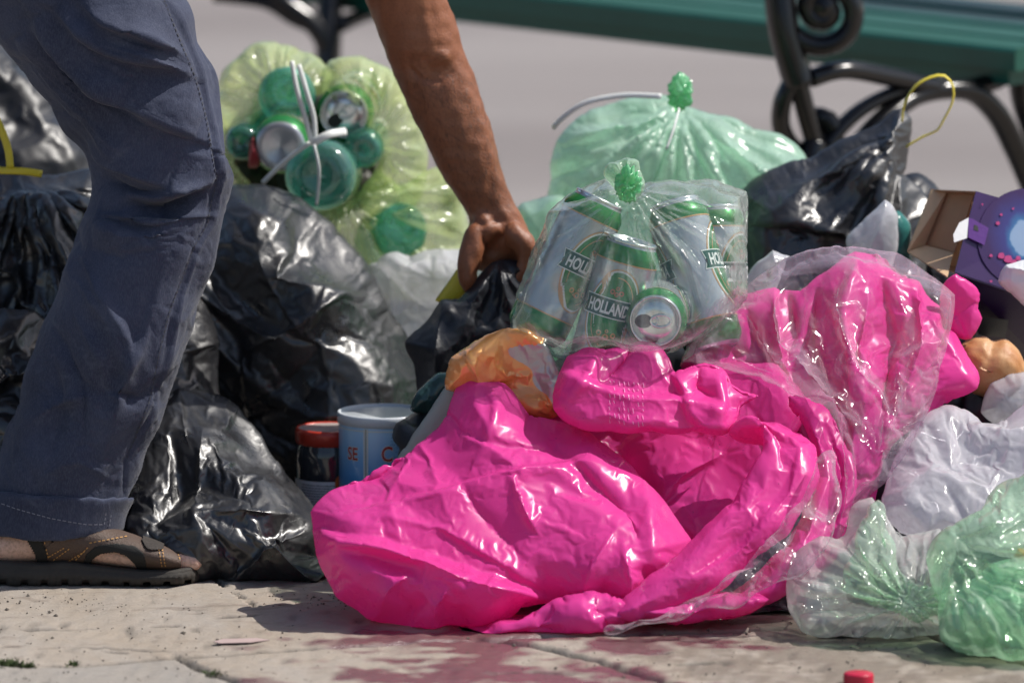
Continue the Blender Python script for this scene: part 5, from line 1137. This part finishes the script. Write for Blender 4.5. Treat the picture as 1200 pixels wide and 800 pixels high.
    for _ in range(1100):
        i = int(hp_[rgh.randrange(len(hp_))]); p = Vector(V[i]); nn_ = Vector(nr[i].tolist()); t = (Vector((.35, rgh.uniform(-.5, .3), -1))+Vector((rgh.gauss(0, .35), 0, rgh.gauss(0, .2)))); t = (t-nn_*t.dot(nn_)).normalized(); sd2 = nn_.cross(t)*.00011; L2 = rgh.uniform(.004, .009)
        a0, a1, a2 = p, p+t*L2*.5+nn_*L2*.22, p+t*L2+nn_*L2*.30; hb_.add(([a0-sd2, a0+sd2, a1+sd2, a1-sd2, a2], [(0, 1, 2, 3), (3, 2, 4)]))
    set_props(hb_.build('arm_hair', simple('arm_hair', (.03, .02, .015), .5, 0, .1, 60, 0), man), kind='stuff')
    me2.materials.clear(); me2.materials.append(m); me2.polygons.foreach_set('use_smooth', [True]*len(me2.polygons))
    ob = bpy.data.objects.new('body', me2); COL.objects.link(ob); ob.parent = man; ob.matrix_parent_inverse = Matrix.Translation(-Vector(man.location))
    hm = MB(); ell_tube(hm, [(hd+Vector((-.07, 0, .04)), .03, .05), (hd+Vector((-.03, 0, .035)), .082, .074), (hd+Vector((.04, 0, .022)), .096, .083), (hd+Vector((.09, 0, .01)), .07, .06), (hd+Vector((.112, 0, .0)), .03, .03)], 24); hm.build('hair', simple('hair_grey', (.10, .09, .08), .6), man)
    for sy in (-1, 1):
        em = MB(); em.add(lathe([(.0003, -.008), (.007, -.004), (.008, 0), (.0003, .006)], 12, Matrix.Translation(hd+Vector((.012, sy*.030, -.088))))); em.build('eye', simple('eye_dark', (.05, .03, .02), .2), man)
    SH_ = simple('shirt_grey', (.16, .17, .20), .8, 0, .1, 60, .2, 400); tm = MB()
    ell_tube(tm, [(hp-ax*.04, .122, .165), (hp+ax*.1, .128, .170), (hp+ax*.35, .120, .158), (hp+ax*.6, .128, .172), (hp+ax*.88, .122, .186), (hp+ax*1.02, .085, .13)], 32)
    ell_tube(tm, resamp([(410, -290, .28, .05, .055), (428, -258, .24, .066, .062), (440, -190, .24, .066, .062), (450, -120, .255, .068, .064)], 3), 24)
    ell_tube(tm, [(SH2+Vector((.0, -.02, .01)), .06, .06), (SH2+Vector((-.08, .09, -.045)), .06, .06), (SH2+Vector((-.16, .13, -.08)), .062, .06)], 20); tm.build('shirt', SH_, man)
    return ob
def crinkle_h(n, co, scale):
    vo = N(n, 'ShaderNodeTexVoronoi'); vo.inputs['Scale'].default_value = scale; n.links.new(co, vo.inputs['Vector']); return vo.outputs['Distance']
FOOT = [(-52, 650, 664, .012), (-45, 636, 664, .026), (-20, 616, 665, .033), (20, 606, 663, .036), (60, 600, 662, .038), (100, 610, 662, .040), (130, 622, 664, .043), (160, 632, 666, .046), (185, 640, 668, .047), (200, 646, 668, .045), (212, 652, 667, .038)]
body_ob = build_body()

def denim():
    m, n, b = mat_new('denim'); co = coords(n)
    mp = N(n, 'ShaderNodeMapping'); mp.inputs['Rotation'].default_value = (0, R(25), 0); mp.inputs['Scale'].default_value = (1, 1, .22); n.links.new(co, mp.inputs[0])
    tw = noise_(n, 900, 3, .7, 0, mp.outputs[0]); big = noise_(n, 8, 4, .6, .4, co)
    c = mixc(n, ramp(n, big.outputs[0], [(.35, 0), (.65, 1)]).outputs[0], (.024, .029, .055), (.042, .052, .094))
    wn = noise_(n, 34, 6, .7, 1.2, co); c = mixc(n, ramp(n, wn.outputs[0], [(.55, 0), (.72, .5)]).outputs[0], c, (.085, .098, .14)); c = mixc(n, ramp(n, tw.outputs[0], [(.42, 0), (.75, .40)]).outputs[0], c, (.12, .135, .19)); 
    n.links.new(c, b.inputs['Base Color']); b.inputs['Roughness'].default_value = .85; b.inputs['Specular IOR Level'].default_value = .25; b.inputs['Sheen Weight'].default_value = .12
    nb = bump(n, tw.outputs[0], .35, .0008); nb = bump(n, noise_(n, 60, 5, .7, .8, co).outputs[0], .35, .003, nb); n.links.new(nb, b.inputs['Normal']); return m
DEN = denim()
LEG = [(-20, 640, -27, 138), (-20, 625, -27, 139), (0, 600, -25, 144), (0, 580, -18, 152), (0, 550, -8, 166), (0, 520, 5, 176), (0, 467, 20, 197), (0, 410, 42, 216), (0, 343, 66, 235), (0, 300, 80, 248), (0, 263, 94, 259), (0, 235, 106, 267), (0, 213, 112, 273), (0, 190, 104, 272), (0, 160, 84, 264), (0, 130, 62, 259), (0, 100, 40, 254), (0, 63, 10, 240), (0, 30, -12, 228), (0, 0, -30, 216), (0, -60, -72, 180), (0, -130, -130, 130), (0, -200, -200, 60), (0, -245, -250, 0)]
def build_jeans():
    ys = np.array([l[1] for l in LEG], float); L_ = np.array([l[2] for l in LEG], float); R_ = np.array([l[3] for l in LEG], float)
    o = np.argsort(ys); ys, L_, R_ = ys[o], L_[o], R_[o]
    py = np.arange(-245, 626, 3.6); seg = 132; th = np.arange(seg)/seg*2*math.pi
    l = np.interp(py, ys, L_); r = np.interp(py, ys, R_)
    k = np.exp(-(np.arange(-6, 7)/3)**2); k /= k.sum(); l = np.convolve(np.pad(l, 6, 'edge'), k, 'valid'); r = np.convolve(np.pad(r, 6, 'edge'), k, 'valid')
    l += 1.1*np.sin(py/23)+.5*np.sin(py/9.3+1); r += 1.0*np.sin(py/27+2)+.4*np.sin(py/11.1)
    cx = (l+r)/2; hw = (r-l)/2; yc = .075+np.clip(-py, 0, 300)*.0002
    V = []
    for i in range(len(py)):
        hx = hw[i]*np.cos(th); slope = np.interp(py[i], [560, 625], [0, 1]); dip = slope*(4-9*((hx/hw[i]+.1)**2)-3*np.maximum(0, -hx/hw[i]))
        dm = hw[i]/1110*(.95 if py[i] > 250 else .80)
        V.append(PA(cx[i]+hx, py[i]+dip, yc[i]+dm*np.sin(th)))
    V = np.concatenate(V); n = len(py); i = np.arange((n-1)*seg); rr, c = i//seg, i % seg
    Fq = np.stack([rr*seg+c, (rr+1)*seg+c, (rr+1)*seg+(c+1) % seg, rr*seg+(c+1) % seg], 1)
    nr = vnormals(V, Fq); 
    ctr = np.repeat(np.stack([(V.reshape(n, seg, 3)).mean(1)], 0)[0], seg, 0); sg = np.sign(((V-ctr)*nr).sum(1).mean()); nr *= sg
    if sg < 0: Fq = Fq[:, ::-1]
    px, py_ = PX(V)
    fl = [('s', [(35, 18), (52, 50), (75, 78), (100, 98), (140, 122), (190, 146), (230, 164)], 16, 26), ('s', [(60, 10), (90, 38), (130, 62), (180, 80), (226, 92)], 13, 22), ('s', [(88, 2), (118, 26), (160, 42), (204, 68)], 13, 20),
          ('s', [(98, 165), (128, 190), (162, 206), (196, 220)], 12, 18), ('v', [(146, 238), (190, 244), (246, 226)], 15, 10), ('r', [(144, 228), (190, 228), (244, 216)], 12, 8), ('v', [(112, 250), (150, 262), (180, 262)], 9, 8), ('r', [(110, 262), (140, 272), (200, 268)], 6, 9),
          ('v', [(125, 210), (160, 222), (195, 226)], 8, 6), ('v', [(100, 290), (140, 300), (190, 292)], 6, 9), ('r', [(92, 330), (130, 380), (145, 440)], 6, 10), ('r', [(90, 372), (118, 420), (128, 460)], 5, 7), ('r', [(165, 400), (148, 440), (130, 490), (118, 540)], 6, 8),
          ('v', [(60, 420), (70, 480), (60, 540)], 8, 12), ('r', [(96, 300), (120, 345), (150, 400), (146, 440)], 6, 5), ('s', [(178, 350), (160, 400), (134, 450), (120, 500)], 7, 20), ('v', [(60, 380), (96, 450), (100, 520)], 6, 8), ('r', [(30, 500), (70, 470), (110, 462)], 6, 9), ('v', [(140, 460), (152, 462), (146, 475)], 6, 5), ('r', [(40, 560), (90, 540), (130, 560)], 4, 14), ('v', [(20, 100), (60, 130), (110, 150)], 8, 16), ('v', [(10, 40), (40, 90), (80, 140)], 6, 14),
          ('v', [(190, 0), (214, 48), (232, 92), (245, 140), (252, 185), (257, 210), (250, 240), (246, 262), (230, 290), (214, 332), (200, 370), (186, 430), (178, 470), (162, 510), (150, 540), (143, 590)], 2.5, 2.6, 1), ('r', [(198, 0), (221, 48), (239, 92), (252, 140), (259, 185), (264, 210), (257, 240), (252, 262), (236, 290), (220, 332), (206, 370), (192, 430), (184, 470), (168, 510)], 2.5, 4, 1)]
    fl += [('r', [(18, 30+9*k), (60, 78+9*k), (110, 120+8*k), (170-6*k, 158+7*k)], 4.5, 5) for k in range(0, 5)]+[('v', [(24, 25+9*k), (66, 70+9*k), (120, 112+8*k), (200-8*k, 150+7*k)], 3.5, 5) for k in range(0, 5)]
    fl += [('r', [(104+3*k, 268+8*k), (150, 278+7*k), (215-4*k, 266+9*k)], 3.0, 4) for k in range(0, 4)]+[('r', [(120, 20+3*k+9*k), (165, 45+10*k), (212, 66+11*k)], 4, 4.5) for k in range(0, 3)]
    h = fold_field(px, py_, fl)*np.interp(py_, [230, 300], [1.9, 1.3])*np.clip(-nr[:, 1]*1.7-.15, 0, 1); V = V+nr*h[:, None]
    o = mk('jeans', V, Fq, DEN, man)
    add_cloth(o, V, Fq, 201, shrink=-.022, pin=.03, amp=.002, wl=.06, ten=20, bend=.15, zmin=None, grav=.6)
    sol = o.modifiers.new('sol', 'SOLIDIFY'); o.modifiers.remove(sol)
    # turned-up cuff: a doubled band round the hem
    rows = []
    for j, (py0, out) in enumerate(((628, .001), (630.5, .0035), (627, .0052), (618, .0050), (604, .0052), (592, .0056), (584, .0058), (580.5, .0045), (580, .001))):
        lj = np.interp(py0, ys, L_); rj = np.interp(py0, ys, R_); hwj = (rj-lj)/2; hx = hwj*np.cos(th); sl = np.interp(py0, [560, 625], [0, 1]); dip = sl*(4-9*((hx/hwj+.1)**2)-3*np.maximum(0, -hx/hwj)); dip = dip+(1-sl)*(0+14*(hx/hwj)*.55)
        wob = 1.2*np.sin(th*7+j*.2)+.8*np.sin(th*13)
        rows.append(PA((lj+rj)/2+hx*(1+(out)*1110/hwj), py0+dip+wob*.5, .075+(hwj/1110*.95+out)*np.sin(th)))
    Vc = np.concatenate(rows); nn = len(rows); i = np.arange((nn-1)*seg); rr, c = i//seg, i % seg
    Fc = np.stack([rr*seg+c, rr*seg+(c+1) % seg, (rr+1)*seg+(c+1) % seg, (rr+1)*seg+c], 1)
    cf_ = mk('cuff', Vc+.0006*sn(Vc, .012, 9)[:, None], Fc, DEN, o); sb = cf_.modifiers.new('s', 'SUBSURF'); sb.levels = sb.render_levels = 1
    return o, cf_
jeans, cuff = build_jeans()

def build_sandal():
    sd_ = MB()
    # sole: stations along the foot: px, top, bottom, half depth
    st = [(-60, 655, 684, .018), (-54, 653, 687, .030), (-30, 654, 688, .037), (0, 655.5, 688, .040), (50, 658, 688, .040), (75, 656, 688, .040), (107, 660, 687.5, .043), (160, 666, 687, .050), (200, 666, 686, .050), (222, 663, 684, .040), (232, 662, 681, .026), (236, 664, 679, .012)]
    A = smooth3n(st, 26); V = []; seg = 44; LEATH = []
    for q, (x, t, b, hd_) in enumerate(A):
        tread = 4.5 if (x*1.0 % 24) < 8 else 0
        for k in range(seg):
            a = 2*math.pi*k/seg; ca, sa = math.cos(a), math.sin(a); f = lambda v, e: math.copysign(abs(v)**e, v)
            yy = f(sa, .22)*hd_; zz = f(ca, .55); py = (t+b)/2-zz*(b-t)/2; py = py-(tread if zz < -.5 else 0); bulge = (-.0022 if abs(zz+.15*math.sin(x/31)) < .17 else .0012*math.sin(x/2.3)*(zz < 0))
            V.append(tuple(P(x, py, .055+yy*(1+.04*(zz < 0))+math.copysign(bulge, yy))))
    n = len(A); Fc = [(i*seg+k, (i+1)*seg+k, (i+1)*seg+(k+1) % seg, i*seg+(k+1) % seg) for i in range(n-1) for k in range(seg)]+[tuple(range(seg)), tuple((n-1)*seg+k for k in range(seg))[::-1]]
    sole = mk('sandal', np.array(V), Fc, simple('sole_rubber', (.036, .031, .026), .75, 0, .3, 60, .5, 160), man)
    # upper: a shell round the foot cut to the strap shapes seen from the side
    LTH = simple('leather_brown', (.085, .054, .040), .6, 0, .3, 50, .5, 500); LIN = simple('lining_black', (.014, .014, .013), .8, 0, .2, 50, .4, 600)
    F2 = smooth3n(FOOT, 26); seg = 150
    def shell(name, mat, polys, off_, th_, cutouts=()):
        V = []
        for x, t, b, hd_ in F2:
            for k in range(seg):
                a = 2*math.pi*k/seg; V.append(tuple(PA(x, (t+b)/2-math.cos(a)*((b-t)/2+off_*1100), .055+math.sin(a)*(hd_+off_))))
        V = np.array(V); n = len(F2); i = np.arange((n-1)*seg); rr, c = i//seg, i % seg; Fq = np.stack([rr*seg+c, rr*seg+(c+1) % seg, (rr+1)*seg+(c+1) % seg, (rr+1)*seg+c], 1)
        ce = V[Fq].mean(1); px, py = PX(np.stack([ce[:, 0], np.full(len(ce), .01), ce[:, 2]], 1)); keep = np.zeros(len(Fq), bool)
        for pl in polys: keep |= inside(catmull(pl, 3), px, py)
        for pl in cutouts: keep &= ~inside(catmull(pl, 3), px, py)
        keep &= py < 672; Fk = Fq[keep]; us, inv = np.unique(Fk, return_inverse=True); Fk = inv.reshape(Fk.shape)
        o = mk(name, V[us], Fk, mat, sole); m = o.modifiers.new('t', 'SOLIDIFY'); m.thickness = th_; m.offset = 1
        return o
    op1 = [(106, 666), (108, 656), (118, 649), (134, 646), (148, 650), (157, 660), (160, 672), (130, 676)]
    shell('leather_upper', LTH, [[(48, 668), (50, 646), (66, 632), (100, 628), (140, 618), (165, 616), (186, 626), (206, 638), (214, 650), (218, 672), (130, 676)]], .0050, .0018, [[(102, 668), (103, 654), (114, 643), (134, 639), (155, 642), (166, 650), (168, 674), (130, 680)]])
    shell('lining', LIN, [[(99, 668), (100, 652), (112, 640), (134, 636), (158, 639), (169, 648), (171, 676), (130, 680)]], .0058, .0016, [op1])
    shell('lining', LIN, [[(18, 600), (36, 612), (48, 630), (54, 650), (56, 670), (44, 670), (40, 650), (28, 628), (8, 606)]], .0054, .0018)
    shell('heel_strap', LTH, [[(-56, 640), (-50, 610), (10, 590), (60, 596), (60, 640), (50, 640), (44, 622), (24, 606), (0, 606), (-34, 622), (-40, 650)]], .0048, .0018)
    shell('buckle_patch', simple('patch_dark', (.035, .028, .024), .8, 0, .5, 200, .8, 300), [[(168, 624), (184, 627), (194, 636), (190, 643), (174, 642), (166, 634)]], .0072, .0012)
    shell('top_strap', LTH, [[(150, 612), (160, 606), (176, 612), (196, 628), (188, 634), (170, 624)]], .0076, .0022)
    TH_ = simple('stitch_orange', (.45, .24, .08), .7); mb = MB(); rg = random.Random(1)
    def stitch(a, b, n_, d):
        for i in range(n_):
            f0 = (i+.15)/n_; f1 = (i+.75)/n_; p = [Vector((a[0]+(b[0]-a[0])*f, a[1]+(b[1]-a[1])*f, 0)) for f in (f0, f1)]; STI.append((p[0].x, p[0].y, p[1].x, p[1].y))
    stitch((57, 652), (76, 641), 6, 0); stitch((62, 656), (82, 642), 6, 0); stitch((80, 657), (100, 645), 6, 0); stitch((88, 656), (104, 640), 5, 0); stitch((186, 643), (190, 664), 6, 0); stitch((190, 643), (194, 664), 6, 0); stitch((52, 634), (57, 654), 5, 0); stitch((104, 636), (150, 628), 9, 0); stitch((206, 640), (212, 660), 5, 0)
    return sole
STI = []; sandal = build_sandal()
# the other sandal, outside the picture
def other_sandal():
    an = HIP2+Vector((-.34, -.02, 0)); V = []; Fc = []; n = 24; seg = 20
    for i in range(n):
        u = i/(n-1); x = an.x-.095+.27*u; hd_ = (.026+.024*math.sin(u*2.9))*(min(1, u*8+.3))*(min(1, (1-u)*8+.2))
        for k in range(seg):
            a = 2*math.pi*k/seg; V.append((x, an.y+math.copysign(abs(math.sin(a))**.4, math.sin(a))*hd_, .013+math.copysign(abs(math.cos(a))**.4, math.cos(a))*.012))
    Fc = [(i*seg+k, (i+1)*seg+k, (i+1)*seg+(k+1) % seg, i*seg+(k+1) % seg) for i in range(n-1) for k in range(seg)]+[tuple(range(seg)), tuple((n-1)*seg+k for k in range(seg))[::-1]]
    mk('sandal', np.array(V), Fc, MATS['sole_rubber'], man)
    kn = HIP2+Vector((-.14, -.10, -.44)); ak = Vector((kn.x-.20, kn.y+.08, .09)); tb = MB()
    ell_tube(tb, [(HIP2+Vector((.02, 0, .05)), .12, .12), (HIP2, .105, .11), (HIP2*.5+kn*.5, .09, .095), (kn, .075, .075), (kn*.6+ak*.4, .075, .075), (ak, .078, .078)], 32); tb.build('jeans', DEN, man)
other_sandal()

run_cloth()
# ------------------------------------------------------------------ prints and stitches laid on the finished cloth
from mathutils.bvhtree import BVHTree
def bvh_of(*obs):
    V = []; Fc = []; dg = bpy.context.evaluated_depsgraph_get()
    for o in obs:
        e = o.evaluated_get(dg); me = e.to_mesh(); k = len(V); Mw = o.matrix_world
        V += [Mw@v.co for v in me.vertices]; Fc += [tuple(i+k for i in p.vertices) for p in me.polygons]; e.to_mesh_clear()
    return BVHTree.FromPolygons(V, Fc)
def hit(b, px, py, lift=.0005):
    o = Vector(cam.location); d = (P(px, py, 0)-o).normalized(); r = b.ray_cast(o, d)
    return None if r[0] is None else r[0]-d*lift*1.0+ (r[1] if r[1].dot(d) < 0 else -r[1])*lift
bpy.context.view_layer.update()
def dashes(name, mat, parent, b, lines, w_, lift=.0005):
    mb = MB()
    for x0, y0, x1, y1 in lines:
        L = math.hypot(x1-x0, y1-y0)+1e-6; nx, ny = -(y1-y0)/L*w_/2, (x1-x0)/L*w_/2
        q = [hit(b, x, y, lift) for x, y in ((x0+nx, y0+ny), (x1+nx, y1+ny), (x1-nx, y1-ny), (x0-nx, y0-ny))]
        if any(v is None for v in q) or max((q[i]-q[i-1]).length for i in range(4)) > .012: continue
        mb.add((q, [(0, 1, 2, 3)]))
    if mb.V: mb.build(name, mat, parent, False)
col_ob = [o for o in pk.children if o.name.startswith('rolled_collar')][0]
dashes('faint_print', simple('print_pale_pink', (.86, .25, .52), .4), col_ob, bvh_of(col_ob), [(x, y, x+1.0, y+l) for x, y, l in PRINTS]+[(757, 446, 754, 470), (754, 472, 751, 500)], 1.0)
bj = bvh_of(jeans, cuff)
def polyd(pts, on, offr):
    c = catmull(pts, 1.0, False); out = []; i = 0
    while i+on < len(c): out.append((*c[i], *c[i+on])); i += on+offr
    return out
THR = simple('seam_thread', (.045, .048, .062), .8); THH = simple('hem_thread', (.17, .18, .23), .8)
dashes('seam_stitching', THR, jeans, bj, polyd([(192, 0), (211, 48), (229, 92), (242, 140), (249, 185), (254, 210), (247, 240), (243, 262), (227, 290), (211, 332), (197, 370), (183, 430), (175, 470), (159, 510), (147, 540)], 4, 2), 1.1, .0006)
dashes('hem_stitching', THH, cuff, bj, polyd([(-20, 582), (20, 596), (60, 607), (100, 614), (122, 614)], 4, 2)+polyd([(122, 614), (124, 600)], 3, 2)+polyd([(128, 616), (130, 602)], 3, 2), 1.2, .0006)
sk = [o for o in sandal.children]
dashes('stitching', MATS['stitch_orange'], sandal, bvh_of(*sk), STI, 1.2, .0006)
